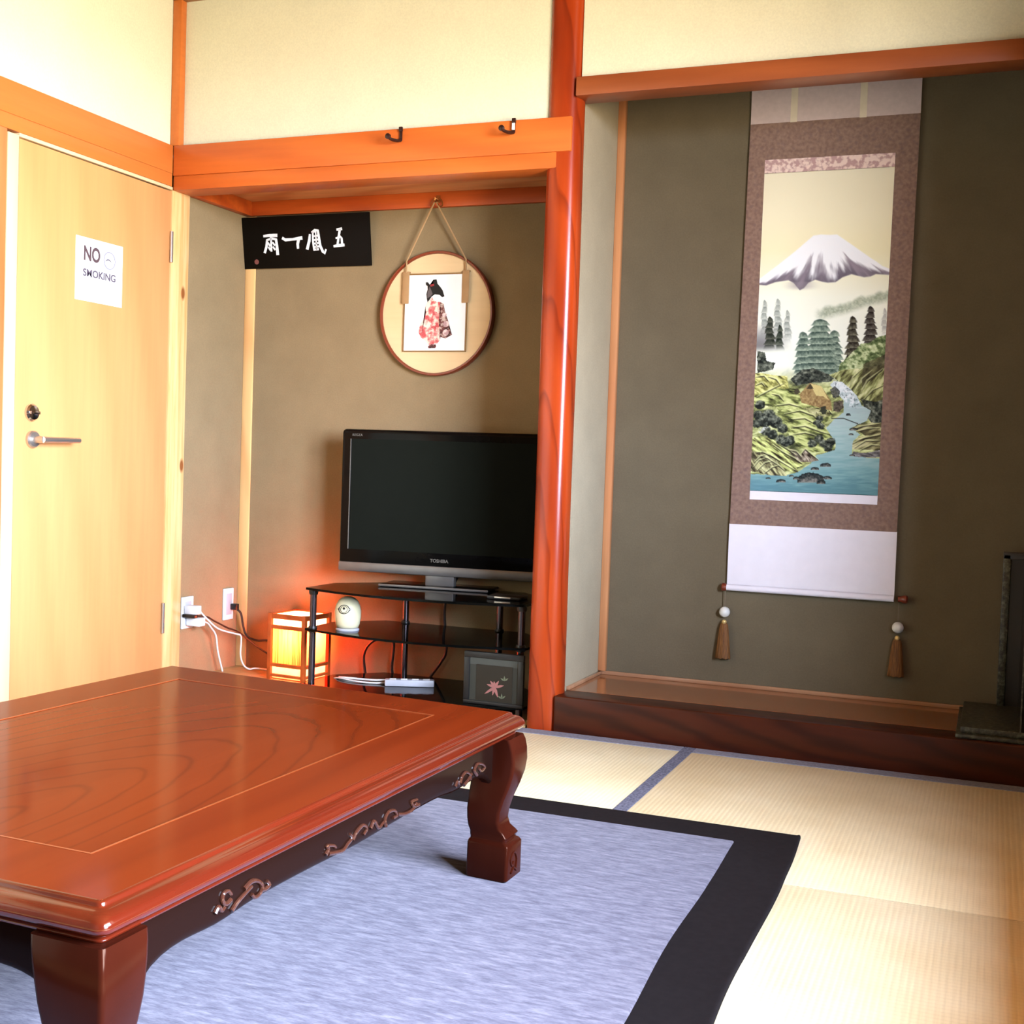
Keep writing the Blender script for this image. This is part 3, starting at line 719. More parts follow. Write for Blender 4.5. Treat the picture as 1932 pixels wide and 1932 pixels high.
sheet(bm, [(-q, q, za), (q, q, za), (q, q, zd), (-q, q, zd)]); sheet(bm, [(-q, -q, za), (-q, q, za), (-q, q, zd), (-q, -q, zd)])
for z0, z1 in ((za, zb_), (zc, zd)):
    sheet(bm, [(-q, -q, z0), (q, -q, z0), (q, -q, z1), (-q, -q, z1)]); sheet(bm, [(q, -q, z0), (q, q, z0), (q, q, z1), (q, -q, z1)])
sheet(bm, [(-q, -q, zd), (q, -q, zd), (q, q, zd), (-q, q, zd)])
obj('paper_shade', bm, 'paper', lan)
bm = bm_new(); sheet(bm, [(-q, -q, zb_), (q, -q, zb_), (q, -q, zc), (-q, -q, zc)]); obj('reed_panel', bm, 'reed', lan)
bm = bm_new(); sheet(bm, [(q, -q, zb_), (q, q, zb_), (q, q, zc), (q, -q, zc)]); obj('red_panel', bm, 'red_panel', lan)
obj('foot_board', B(-h + 0.016, h - 0.016, -h + 0.016, h - 0.016, 0.0, 0.004), 'lamp_wood', lan)
k = NT('bulb_glow'); k.set(k.b, Base_Color=(1, 0.9, 0.7, 1), Emission_Color=(1.0, 0.62, 0.26, 1), Emission_Strength=1.0); bulbmat = k
bm = bm_new(); lathe(bm, [(0.008, 0.03), (0.010, 0.06), (0.020, 0.085), (0.024, 0.105), (0.018, 0.125), (0.002, 0.132)], seg=20)
bulb = obj('bulb', bm, k.m, lan)

# ------------------------------------------------------------------ outlets and cords
def outlet(y, z, label, w=0.070, hh=0.120):
    t = thing('wall_outlet', label, 'outlet', (WX, y, z), 0, 'white wall outlets in the recess')
    bm = bm_new(); box(bm, 0, 0.008, -w / 2, w / 2, -hh / 2, hh / 2, 0.003); obj('cover_plate', bm, 'white_plastic', t)
    bm = bm_new(); box(bm, 0.007, 0.010, -0.018, 0.018, -0.042, 0.042, 0.001); f = obj('socket_insert', bm, 'grey_plastic', t)
    return t
outlet(0.160, 0.248, 'white wall outlet next to the pine post with a white plug')
outlet(0.425, 0.255, 'white wall outlet in the recess corner with a black plug', 0.066, 0.125)
def cord(name, label, pts, r, mat, plug=None, n=6):
    p0 = Vector(pts[0]); t = thing(name, label, 'cable', p0)
    bm = bm_new(); tube(bm, [Vector(p) - p0 for p in pts], r, 8, True, n); obj('flex', bm, mat, t)
    if plug: obj('plug', recentre(p0, box(bm_new(), *plug[0], 0.003)), plug[1], t)
    return t
cord('power_cable', 'white cord dropping from the left outlet to the floor', [(0.05, 0.181, 0.216), (0.048, 0.21, 0.206), (0.045, 0.234, 0.188), (0.035, 0.282, 0.15), (0.03, 0.306, 0.083), (0.03, 0.339, 0.003)], 0.0034, 'white_cable', ((-0.004, 0.055, 0.145, 0.185, 0.200, 0.232), 'white_plastic'))
cord('power_cable', 'white cord running from the left outlet behind the lantern', [(0.05, 0.150, 0.262), (0.056, 0.192, 0.226), (0.06, 0.263, 0.18), (0.07, 0.359, 0.151), (0.08, 0.382, 0.142), (0.09, 0.372, 0.116), (0.1, 0.355, 0.072), (0.11, 0.36, 0.034), (0.13, 0.372, 0.016), (0.16, 0.382, 0.020), (0.25, 0.420, 0.006)], 0.0032, 'white_cable', ((-0.004, 0.05, 0.132, 0.166, 0.246, 0.278), 'white_plastic'))
cord('power_cable', 'black cord leaving the left outlet above the white cords', [(0.05, 0.136, 0.241), (0.05, 0.198, 0.232), (0.05, 0.258, 0.207), (0.052, 0.332, 0.176), (0.06, 0.400, 0.150), (0.10, 0.468, 0.09), (0.2, 0.4895, 0.03)], 0.0036, 'black_cable', ((-0.003, 0.052, 0.120, 0.143, 0.234, 0.247), 'black_satin'))
cord('power_cable', 'black cord curving from the corner outlet to behind the lantern', [(0.012, 0.440, 0.240), (0.034, 0.448, 0.219), (0.045, 0.452, 0.167), (0.06, 0.455, 0.131), (0.1, 0.467, 0.114), (0.16, 0.481, 0.114), (0.3, 0.489, 0.08)], 0.0045, 'black_cable', ((-0.004, 0.024, 0.430, 0.452, 0.232, 0.256), 'black_satin'))
cord('power_cable', 'black looped cord hanging behind the left half of the stand', [(0.590, 0.470, 0.006), (0.577, 0.472, 0.098), (0.611, 0.472, 0.152), (0.667, 0.472, 0.169), (0.702, 0.472, 0.153), (0.698, 0.472, 0.052), (0.72, 0.474, 0.006)], 0.0055, 'black_cable')
cord('power_cable', 'black cord hanging behind the right half of the stand', [(0.955, 0.474, 0.42), (0.909, 0.474, 0.312), (0.921, 0.474, 0.154), (0.903, 0.474, 0.103), (0.863, 0.474, 0.045), (0.84, 0.472, 0.006)], 0.0055, 'black_cable')
cord('power_cable', 'white cord from the lantern to the power strip', [(0.47, 0.40, 0.006), (0.55, 0.335, 0.030), (0.60, 0.255, 0.047), (0.68, 0.262, 0.047), (0.74, 0.255, 0.050), (0.795, 0.262, 0.054)], 0.0038, 'white_cable')
cord('power_cable', 'second white cord lying low on the bottom shelf', [(0.47, 0.42, 0.005), (0.545, 0.285, 0.030), (0.60, 0.240, 0.0465), (0.69, 0.215, 0.0465), (0.76, 0.225, 0.0465), (0.81, 0.262, 0.048)], 0.003, 'white_cable')

# ------------------------------------------------------------------ calligraphy board
sb = thing('calligraphy_board', 'black board with white brushed characters leaning under the recess rail', 'sign', (0.262, AY - 0.006, 1.584))
sb.rotation_euler = (0.16, 0, 0.0)
SW, SH = 0.570, 0.199
bm = bm_new(); box(bm, -0.283, SW - 0.283, -0.006, 0.006, 0, SH, 0.002); obj('board', bm, 'black_board', sb)
STK = [[(812, 932, 16), (850, 928, 22), (902, 930, 24)], [(862, 930, 14), (860, 962, 14)], [(832, 965, 16), (826, 1010, 20), (812, 1052, 20)], [(832, 962, 14), (870, 952, 18), (898, 960, 22), (902, 1010, 22), (904, 1068, 24)], [(862, 960, 15), (860, 1044, 15)], [(840, 985, 13), (850, 1004, 15)], [(842, 1018, 13), (851, 1034, 15)], [(874, 984, 12), (886, 1002, 14)], [(874, 1016, 12), (886, 1034, 14)],
       [(948, 954, 20), (966, 966, 22), (1020, 964, 18), (1080, 957, 26)], [(1062, 962, 24), (1052, 1000, 22), (1053, 1028, 18)],
       [(1142, 935, 14), (1136, 980, 22), (1120, 1036, 22)], [(1160, 918, 16), (1180, 906, 24), (1200, 906, 20), (1206, 960, 18), (1212, 1020, 20), (1228, 1062, 20), (1240, 1076, 18), (1250, 1050, 14)], [(1164, 918, 14), (1162, 980, 14), (1166, 1040, 14)], [(1166, 948, 10), (1200, 944, 14)], [(1166, 976, 12), (1204, 972, 14)], [(1168, 1002, 12), (1208, 998, 14)], [(1168, 1028, 12), (1206, 1022, 15)], [(1184, 918, 10), (1186, 1044, 12)], [(1166, 1046, 14), (1196, 1044, 16)],
       [(1336, 906, 16), (1364, 902, 20)], [(1354, 906, 18), (1346, 950, 18), (1334, 1012, 16)], [(1326, 968, 12), (1356, 958, 16), (1364, 970, 16), (1366, 1014, 18)], [(1310, 1026, 16), (1340, 1022, 22), (1376, 1020, 20)]]
kx = SW / 912; kz = SH / 388
for i0, i1 in ((0, 9), (9, 11), (11, 20), (20, 24)):
    bm = bm_new()
    for st in STK[i0:i1]: ribbon(bm, [((x - 645) * kx - 0.283, SH - (y - 788) * kz, w * 0.86 * kx) for x, y, w in st], 0.01, 0.0060, 0.0068, lambda u, v, h: (u, -h, v))
    obj('brushed_character', bm, 'white_paint', sb, 0)
bm = bm_new(); lathe(bm, [(0.010, -0.0068), (0.010, -0.0058)], ((747 - 645) * kx - 0.283, 0, SH - (1123 - 788) * kz), 12, 'y'); obj('red_seal', bm, 'seal_red', sb)

# ------------------------------------------------------------------ round hanging board
rc = (0.832, AY, 1.397)
rh = thing('round_wall_hanging', 'round pale board with brown rim and a kimono figure card hung by a cord', 'wall hanging', rc)
R0 = 0.230
bm = bm_new(); lathe(bm, [(R0 - 0.008, -0.002), (R0 - 0.008, -0.020)], seg=64, axis='y'); obj('round_board', bm, 'disc', rh)
bm = bm_new(); pr = [(R0 - 0.009, -0.001), (R0 + 0.001, -0.001), (R0 + 0.002, -0.026), (R0 - 0.001, -0.030), (R0 - 0.006, -0.030), (R0 - 0.009, -0.026), (R0 - 0.009, -0.001)]
lo = []
for r, hh in pr: lo.append([(r * math.cos(2 * PI * i / 64), hh, r * math.sin(2 * PI * i / 64)) for i in range(64)])
loft(bm, lo, True, False, False); obj('rim', bm, 'rim', rh, 40)
cx0, cx1, cz0, cz1 = -0.128, 0.128, -0.142, 0.148
card = obj('card', B(cx0, cx1, -0.030, -0.022, cz0, cz1, 0.001), 'card_edge', rh)
obj('card_face', B(cx0 + 0.004, cx1 - 0.004, -0.0308, -0.029, cz0 + 0.004, cz1 - 0.006), 'card', card)
for sx in (-1, 1):
    xx = sx * 0.122
    bm = bm_new(); box(bm, xx - 0.014, xx + 0.014, -0.0345, -0.0305, 0.036, 0.152, 0.002); box(bm, xx - 0.014, xx + 0.014, -0.0335, -0.021, 0.150, 0.156, 0.002)
    obj('leather_clip', bm, 'leather', rh)
    bm = bm_new(); tube(bm, [(xx, -0.032, 0.152), (xx * 0.99, -0.034, 0.195), (-0.004 + sx * 0.004, -0.047, 0.405)], 0.0032, 6, False); obj('hanging_cord', bm, 'tan_cord', rh)
FK = 0.256 / 1210; FV = 0.290 / 1475
fg = lambda x, y: (cx0 + (x - 145) * FK, cz1 - (y - 250) * FV)
def patch(pts, mat, name, h1=0.0004):
    bm = bm_new(); prism(bm, [fg(*p) for p in pts], 0.0307, 0.0310 + h1, lambda u, v, h: (u, -h, v)); return obj(name, bm, mat, card, 0)
patch([(600, 800), (690, 700), (720, 760), (860, 800), (920, 830), (920, 900), (850, 1000), (830, 1150), (850, 1330), (870, 1500), (820, 1570), (660, 1600), (600, 1540), (500, 1460), (450, 1370), (455, 1280), (500, 1170), (560, 1090), (580, 980), (565, 880)], 'kimono', 'kimono', 0.0006)
patch([(850, 800), (915, 830), (925, 900), (960, 1010), (1020, 1170), (1040, 1290), (1095, 1410), (970, 1480), (880, 1450), (845, 1320), (840, 1150), (860, 950)], 'sleeve', 'sleeve', 0.0010)
patch([(560, 420), (600, 420), (640, 470), (710, 450), (705, 375), (765, 370), (785, 450), (840, 510), (890, 580), (925, 690), (885, 705), (830, 660), (740, 650), (680, 690), (640, 750), (605, 790), (590, 720), (580, 640), (600, 560), (610, 500), (565, 470)], 'hair', 'hair', 0.0012)
patch([(640, 500), (700, 640), (660, 690), (600, 720), (598, 620)], 'hair_grey', 'hair_sheen', 0.0014)
patch([(640, 470), (720, 450), (725, 490), (660, 505)], 'red_paper', 'hair_ribbon', 0.0015)
patch([(690, 690), (760, 655), (830, 665), (860, 770), (800, 800), (720, 760)], 'card', 'nape', 0.0013)
patch([(640, 1625), (680, 1590), (790, 1590), (800, 1620), (780, 1660), (650, 1665)], 'sleeve', 'sandal', 0.0008)
for (x, y, r) in ((975, 1370, 60), (975, 1210, 55), (940, 1040, 42)):
    patch([(x + r * math.cos(2 * PI * i / 14), y + r * math.sin(2 * PI * i / 14)) for i in range(14)], 'pink_band', 'sleeve_flower', 0.0014)
hk = thing('cord_hook', 'small brass double hook on the recess rail holding the tan cord', 'hook', (0.828, AY - 0.022, 1.812))
bm = bm_new()
for sx in (-1, 1): tube(bm, [(0, -0.001, 0.006), (sx * 0.010, -0.010, 0.006), (sx * 0.020, -0.012, -0.004), (sx * 0.024, -0.014, -0.020), (sx * 0.016, -0.024, -0.026), (sx * 0.010, -0.026, -0.016)], 0.0022, 6)
obj('prongs', bm, 'brass', hk)
bm = bm_new(); box(bm, -0.008, 0.008, -0.004, 0.0, -0.008, 0.020, 0.002); tube(bm, [(0.0, -0.003, 0.0), (0, -0.022, -0.008), (0, -0.030, -0.004), (0, -0.032, 0.006)], 0.003, 6); obj('back_plate', bm, 'brass', hk)

# ------------------------------------------------------------------ coat hooks on the beam
def coat_hook(x, label, tagw=False):
    t = thing('coat_hook', label, 'hook', (x, 0.0, 1.930), 0, 'black hooks on the beam')
    bm = bm_new(); box(bm, 0.006, 0.016, -0.006, 0.0, -0.026, 0.018, 0.002); box(bm, 0.005, 0.018, -0.010, -0.002, 0.004, 0.020, 0.002); obj('stem', bm, 'black_iron', t)
    bm = bm_new(); tube(bm, [(0.011, -0.004, -0.024), (0.004, -0.018, -0.028), (-0.006, -0.040, -0.028), (-0.012, -0.050, -0.022)], 0.0055, 8); lathe(bm, [(0.002, -0.007), (0.0095, -0.003), (0.0095, 0.003), (0.002, 0.007)], (-0.012, -0.051, -0.021), 14, 'y'); obj('peg', bm, 'black_iron', t)
    if tagw: obj('white_tag', B(0.007, 0.017, -0.012, -0.008, -0.018, 0.004, 0.001), 'white_plastic', t)
coat_hook(0.900, 'black metal hook on the orange beam, the left of the two')
coat_hook(1.302, 'black metal hook with a white tag on the orange beam beside the column', True)

# ------------------------------------------------------------------ no smoking notice on the door
ns = thing('no_smoking_notice', 'white paper notice reading NO SMOKING taped to the door', 'sign', (-0.004, -0.486, 1.334))
NW, NH = 0.229, 0.206
obj('paper_sheet', B(0.0, 0.001, 0, NW, 0, NH), 'paper_white', ns)
def lay(bm, u, v, w, hh):   # fit text mesh into box (u, v lower-left) on the sheet
    xs = [q.co.x for q in bm.verts]; ysv = [q.co.y for q in bm.verts]
    a, b, c, d = min(xs), max(xs), min(ysv), max(ysv)
    for q in bm.verts: q.co = Vector((0.0012 + (0.0004 if q.co.z > 0 else 0), u + (q.co.x - a) / (b - a) * w, v + (q.co.y - c) / (d - c) * hh))
    return bm
obj('notice_heading', lay(text_mesh('NO', 0.05, bold=0.0016), 0.038, 0.131, 0.078, 0.049), 'print_dark', ns, 0)
obj('notice_word', lay(text_mesh('SMOKING', 0.03, bold=0.0008), 0.036, 0.080, 0.158, 0.025), 'print_pale', ns, 0)
bm = bm_new(); c0 = (0.162, 0.148); rr = 0.028
fy = lambda a, r: (0.0013, c0[0] + r * math.cos(a), c0[1] + r * math.sin(a))
tube(bm, [fy(2 * PI * i / 32, rr) for i in range(33)], 0.0017, 5, False)
obj('round_symbol', bm, 'print_faint', ns)
bm = bm_new(); tube(bm, [(0.0013, c0[0] - 0.020, c0[1] - 0.004), (0.0013, c0[0] - 0.006, c0[1] + 0.003), (0.0013, c0[0] + 0.010, c0[1] - 0.003)], lambda t: 0.0022 * math.sin(PI * (0.1 + 0.8 * t)), 6); obj('symbol_mark', bm, 'print_pale', ns)

# ------------------------------------------------------------------ hanging scroll
SCX = 2.247; SY = TY - 0.012
scr = thing('hanging_scroll', 'tall hanging scroll with a snowy mountain landscape in brown brocade mounting', 'hanging scroll', (SCX, SY, 0.455))
def sp(x0, x1, z0, z1, dy0, dy1, mat, name, parent=scr):
    return obj(name, recentre((SCX, SY, 0.455), B(x0, x1, SY - dy1, SY - dy0, z0, z1)), mat, parent)
# cloth has a slight bow: model the mounting in three bands
sp(1.977, 2.519, 2.010, 2.30, 0.0, 0.0015, 'mauve_cloth', 'top_cloth')
sp(2.108, 2.130, 2.010, 2.30, 0.0015, 0.0025, 'strip_cloth', 'hanging_ribbon')
sp(2.330, 2.352, 2.010, 2.30, 0.0015, 0.0025, 'strip_cloth', 'hanging_ribbon')
bm = bm_new(); lo = []
for z in (0.671, 1.0, 1.4, 1.8, 2.0115):
    t = (z - 0.671) / 1.34; xl = 1.962 + 0.015 * t; xr = 2.506 + 0.013 * t
    lo.append([(xl, SY, z), (xr, SY, z), (xr, SY - 0.0018, z), (xl, SY - 0.0018, z)])
loft(bm, lo); obj('brocade_mount', recentre((SCX, SY, 0.455), bm), 'brocade', scr)
sp(1.961, 2.507, 0.462, 0.672, 0.0, 0.0016, 'lilac_cloth', 'lower_cloth')
PX0, PX1 = 2.030, 2.447
sp(PX0, PX1, 1.845, 1.8905, 0.0018, 0.0024, 'pink_band', 'pink_border')
sp(PX0 - 0.004, PX1 - 0.006, 0.757, 0.7875, 0.0018, 0.0024, 'lilac_cloth', 'pale_border')
bm = bm_new(); lathe(bm, [(0.011, 1.961 - SCX), (0.011, 2.507 - SCX)], (0, -0.006, 0.0), 20, 'x'); obj('roller', bm, 'lilac_cloth', scr)
for s in (-1, 1):
    bm = bm_new(); x = s * 0.273
    lathe(bm, [(0.010, x), (0.010, x + s * 0.010), (0.013, x + s * 0.016), (0.014, x + s * 0.026), (0.010, x + s * 0.030)], (0, -0.006, 0.0), 18, 'x'); obj('roller_knob', bm, 'roller_wood', scr)
bm = bm_new(); lathe(bm, [(0.008, -0.27), (0.008, 0.27)], (0, -0.004, 1.845), 14, 'x'); obj('top_rod', bm, 'roller_wood', scr)

# --- painting: pigment per vertex on a fine grid (paint only, no light)
def vnoise(X, Y, seed=0):
    xi = np.floor(X).astype(int); yi = np.floor(Y).astype(int); xf = X - xi; yf = Y - yi
    def hsh(a, b):
        n = (a * 374761393 + b * 668265263 + seed * 1442695041) & 0x7fffffff
        n = ((n ^ (n >> 13)) * 1274126177) & 0x7fffffff
        return ((n ^ (n >> 16)) & 0xffff) / 65535.0
    u = xf * xf * (3 - 2 * xf); v = yf * yf * (3 - 2 * yf)
    return (hsh(xi, yi) * (1 - u) + hsh(xi + 1, yi) * u) * (1 - v) + (hsh(xi, yi + 1) * (1 - u) + hsh(xi + 1, yi + 1) * u) * v
def fbm(X, Y, o=4, seed=0):
    s = 0; a = 0.5; n = 0
    for i in range(o): s = s + a * vnoise(X * 2 ** i, Y * 2 ** i, seed + i); n += a; a *= 0.55
    return s / n
NU, NV = 250, 640
uu = np.linspace(0, 1, NU); vv = np.linspace(0, 1, NV)
U, V = np.meshgrid(uu, vv)
# working sheet coordinates: 0..246 across, 0..622 down, matching the brush layout below
XL = 1447 - 31 * V; XR = 1693 - 37 * V; PXs = XL + (XR - XL) * U
PYs = (322 - 10 * U) + ((933 + 12 * U) - (322 - 10 * U)) * V
C = np.zeros((NV, NU, 3))
def col(*c): return np.array(c, float)
def over(c, a):
    global C
    a = np.clip(a, 0, 1)[..., None]; C = C * (1 - a) + (c if isinstance(c, np.ndarray) and c.ndim == 3 else col(*c)) * a
def sstep(a, b, x): t = np.clip((x - a) / (b - a), 0, 1); return t * t * (3 - 2 * t)
def A(*p): return [(1400 + x / 6.0375, 400 + y / 6.0375) for x, y in p]
def Bq(*p): return [(1390 + x / 6.0375, 680 + y / 6.0375) for x, y in p]
def inside(poly, X=None, Y=None):
    X = PXs if X is None else X; Y = PYs if Y is None else Y
    r = np.zeros(X.shape, bool); n = len(poly)
    for i in range(n):
        x1, y1 = poly[i]; x2, y2 = poly[(i + 1) % n]
        if y1 == y2: continue
        cnd = ((y1 > Y) != (y2 > Y)) & (X < (x2 - x1) * (Y - y1) / (y2 - y1) + x1); r ^= cnd
    return r
def ramp3(t, stops):
    out = np.zeros(t.shape + (3,))
    for ch in range(3): out[..., ch] = np.interp(t, [s[0] for s in stops], [s[1][ch] for s in stops])
    return out
N1 = fbm(PXs / 9, PYs / 9, 4, 3); N2 = fbm(PXs / 3.2, PYs / 3.2, 3, 11); N3 = fbm(PXs / 30, PYs / 30, 3, 21)
C[:] = ramp3(PYs, [(312, (240, 228, 198)), (400, (248, 236, 202)), (470, (250, 238, 196)), (560, (250, 248, 228)), (640, (250, 250, 236)), (720, (244, 246, 220)), (800, (220, 220, 170))])
# mountain
ridge = A((200, 760), (235, 735), (420, 600), (650, 420), (850, 250), (940, 238), (1040, 244), (1120, 240), (1300, 370), (1500, 520), (1560, 560), (1620, 610), (1720, 650))
foot = A((200, 815), (300, 825), (400, 790), (480, 778), (560, 768), (620, 800), (660, 850), (690, 885), (740, 860), (790, 800), (870, 765), (950, 790), (1010, 800), (1100, 795), (1180, 740), (1280, 705), (1350, 725), (1420, 742), (1490, 735), (1550, 708), (1620, 712), (1720, 720))
ry = np.interp(PXs, [p[0] for p in ridge], [p[1] for p in ridge]); fy_ = np.interp(PXs, [p[0] for p in foot], [p[1] for p in foot])
t = (PYs - ry) / np.maximum(fy_ - ry, 1)
cxm = 1562.0
ang = (PXs - cxm) / np.maximum(PYs - 425, 6)
streak = fbm(ang * 7 + 20, PYs / 40, 3, 5)
snow = sstep(0.42, 0.86, t + (streak - 0.5) * 0.9 - 0.10 * (np.abs(PXs - cxm) < 25))
mc = (np.array([252, 250, 252]) * (1 - snow[..., None]) + ramp3(streak, [(0.2, (88, 80, 92)), (0.8, (150, 136, 146))]) * snow[..., None])
edge = sstep(-1.0, 1.5, PYs - ry) * sstep(1.0, -2.0, PYs - fy_)
over(mc, edge)
over((150, 138, 146), 0.6 * np.exp(-((PXs - 1516) / 22) ** 2) * sstep(528, 532, PYs) * sstep(548, 538, PYs) * sstep(0.2, 0.7, N3 + 0.3))
# distant grey-green trees in mist
ly = np.interp(PXs, [1540, 1560, 1600, 1640, 1685], [592, 590, 580, 566, 556])
bump = 9 * np.abs(np.sin(PXs / 9.5)) * fbm(PXs / 14, PYs * 0 + 3, 2, 8) + 8
a = sstep(-bump - 3, -bump + 8, PYs - ly) * sstep(16, 0, PYs - ly - 2) * sstep(1538, 1562, PXs) * 0.75
over(ramp3(N2, [(0.3, (138, 148, 122)), (0.8, (190, 196, 170))]), a)
# layered conifers
def conifer(cx, top, bot, w, dark, light, al=0.95, fade=20, seed=0):
    hgt = np.clip((PYs - top) / (bot - top), 0, 1)
    nl = max(3, int((bot - top) / 11)); ph = hgt * nl; fr = ph - np.floor(ph)
    half = w * (0.28 + 0.72 * hgt ** 0.7) * (0.72 + 0.40 * fr ** 0.8) + 2.0 * (N2 - 0.5)
    dx = np.abs(PXs - cx - 1.2 * np.sin(ph * 2 + seed)); arch = 3.0 * (dx / np.maximum(half, 1)) ** 2
    m = sstep(1.2, -1.2, dx - half) * sstep(-1, 1, PYs - top - arch) * sstep(bot, bot - fade, PYs)
    tone = np.clip(fr * 0.9 + (N2 - 0.5) * 0.9, 0, 1)
    cc = (np.array(dark) * (1 - tone[..., None]) + np.array(light) * tone[..., None])
    over(cc, m * al)
for cx, tp, bt, w in ((1446, 564, 640, 9), (1471.5, 562, 642, 10), (1490, 584, 652, 9)): conifer(cx, tp, bt, w, (120, 126, 118), (206, 208, 196), 0.8, 30)
over((96, 92, 96), 0.75 * sstep(1505, 1440, PXs) * sstep(600, 650, PYs) * sstep(668, 652, PYs))
conifer(1456, 596, 662, 12, (24, 30, 22), (96, 96, 84), 0.95, 16); conifer(1475, 612, 664, 9, (22, 30, 22), (100, 104, 90), 0.95, 18)
conifer(1672, 582, 640, 7, (150, 146, 142), (200, 198, 186), 0.7, 20)
conifer(1646, 578, 656, 14, (36, 28, 26), (112, 106, 96), 0.96, 10); conifer(1613, 597, 684, 15, (34, 28, 22), (124, 120, 100), 0.97, 8)
over((248, 249, 236), 0.95 * np.exp(-((PXs - 1470) / 26) ** 2 - ((PYs - 684) / 14) ** 2))
# lower land base
land = sstep(690, 730, PYs + 16 * (N3 - 0.5) - 0.10 * np.abs(PXs - 1490))
rid = fbm(PXs / 16 + PYs / 9, PYs / 14 - PXs / 40, 4, 31)
over(ramp3(rid, [(0.25, (70, 74, 48)), (0.45, (150, 154, 96)), (0.6, (200, 204, 140)), (0.8, (226, 226, 168))]), land)
def hill(poly, stops, sx, sy, rot, seed, al=1.0, rim=0.0):
    m = inside(poly, PXs + 3 * (N1 - 0.5), PYs + 3 * (N1 - 0.5)).astype(float)
    c_, s_ = math.cos(rot), math.sin(rot); X = PXs * c_ + PYs * s_; Y = -PXs * s_ + PYs * c_
    q = fbm(X / sx, Y / sy, 4, seed); q = np.clip((q - 0.5) * 1.7 + 0.5, 0, 1)
    over(ramp3(q, stops), m * al)
GREEN = [(0.0, (44, 46, 30)), (0.3, (118, 124, 70)), (0.55, (192, 198, 122)), (1.0, (228, 230, 160))]
OLIVE = [(0.0, (48, 40, 28)), (0.35, (110, 108, 70)), (0.6, (176, 172, 122)), (1.0, (222, 216, 170))]
DARKT = [(0.0, (26, 28, 26)), (0.4, (62, 66, 58)), (0.7, (104, 108, 94)), (1.0, (150, 152, 134))]
# big pine at the centre
for cx, tp, bt, w in ((1520, 626, 712, 20), (1578, 624, 716, 22), (1552, 602, 722, 38)): conifer(cx, tp, bt, w, (58, 76, 68), (168, 182, 160), 0.95, 12, cx)
hill(Bq((640, 230), (760, 120), (900, 100), (1040, 160), (1150, 200), (1100, 260), (900, 270), (700, 300)), DARKT, 6, 5, 0, 40)
hill(A((190, 1580), (280, 1600), (300, 1700), (400, 1720), (380, 1800), (190, 1840)), DARKT, 6, 6, 0, 41)
# right hillside
hill(A((1140, 1740), (1260, 1640), (1380, 1510), (1480, 1500), (1560, 1440), (1680, 1400), (1680, 1960), (1100, 1960)), [(0.0, (64, 78, 46)), (0.4, (120, 136, 90)), (0.65, (186, 196, 144)), (1.0, (224, 228, 190))], 7, 6, 0.4, 42)
hill(Bq((1080, 180), (1240, 120), (1460, 110), (1720, 60), (1720, 620), (1540, 600), (1380, 420), (1240, 290)), [(0.0, (52, 44, 30)), (0.35, (112, 112, 68)), (0.6, (180, 182, 122)), (1.0, (226, 222, 176))], 22, 5, -0.95, 43)
hill(Bq((1460, 60), (1720, -60), (1720, 90), (1540, 250), (1440, 330)), [(0.0, (40, 34, 26)), (1.0, (110, 104, 72))], 10, 5, -0.9, 44, 0.8)
hill(Bq((1440, 470), (1580, 500), (1720, 470), (1720, 760), (1560, 760), (1500, 680)), DARKT, 6, 6, 0, 45)
# left hills
hill(Bq((180, 150), (300, 150), (420, 170), (600, 190), (620, 330), (440, 440), (180, 440)), [(0.0, (70, 66, 38)), (0.35, (150, 146, 80)), (0.6, (216, 212, 130)), (1.0, (240, 236, 170))], 12, 5, 0.6, 46)
hill(Bq((180, 430), (460, 330), (700, 340), (860, 520), (1100, 600), (1100, 660), (980, 800), (620, 800), (480, 560), (180, 500)), GREEN, 16, 6, 0.25, 47)
hill(Bq((480, 600), (700, 560), (900, 640), (1060, 840), (1140, 900), (1120, 1080), (900, 1090), (680, 1000)), GREEN, 18, 5, 0.3, 48)
hill(Bq((760, 560), (1000, 560), (1120, 640), (960, 690)), OLIVE, 8, 4, 0.1, 49, 0.9)
# thatched house
m = inside(Bq((740, 400), (860, 270), (990, 310), (1100, 490), (1110, 600), (960, 560), (760, 500)))
over(ramp3(N2, [(0.2, (126, 96, 62)), (0.8, (186, 156, 104))]), m * 0.95)
over((226, 208, 140), inside(Bq((870, 280), (990, 310), (1070, 470), (1010, 430), (930, 420), (890, 340))) * 0.85)
over((64, 56, 44), inside(Bq((820, 340), (865, 280), (905, 340))) * 0.9); over((70, 62, 50), inside(Bq((670, 370), (715, 330), (755, 380), (700, 410))) * 0.9)
over((46, 48, 40), sstep(0.5, 0.62, N1) * inside(Bq((920, 560), (1040, 540), (1110, 640), (930, 650))) * 0.9)
# water
pool = Bq((1130, 250), (1220, 260), (1300, 330), (1390, 430), (1440, 540), (1540, 600), (1500, 720), (1400, 760), (1330, 800), (1420, 880), (1340, 960), (1330, 1100), (1480, 1150), (1720, 1170), (1720, 1620), (100, 1620), (100, 1330), (400, 1340), (580, 1350), (720, 1310), (860, 1220), (930, 1120), (1140, 1060), (1150, 980), (1090, 880), (1040, 800), (1130, 700), (1240, 620), (1240, 480), (1160, 380), (1090, 300))
wv = fbm(PXs / 26, PYs / 3.5, 3, 61)
wc = ramp3(np.clip((PYs - 725) / 215 + (wv - 0.5) * 0.35, 0, 1), [(0.0, (214, 220, 220)), (0.2, (168, 186, 186)), (0.4, (174, 196, 192)), (0.62, (150, 180, 178)), (0.82, (124, 162, 162)), (1.0, (96, 136, 142))])
over(wc, inside(pool, PXs + 2 * (N1 - 0.5), PYs + 2 * (N1 - 0.5)).astype(float))
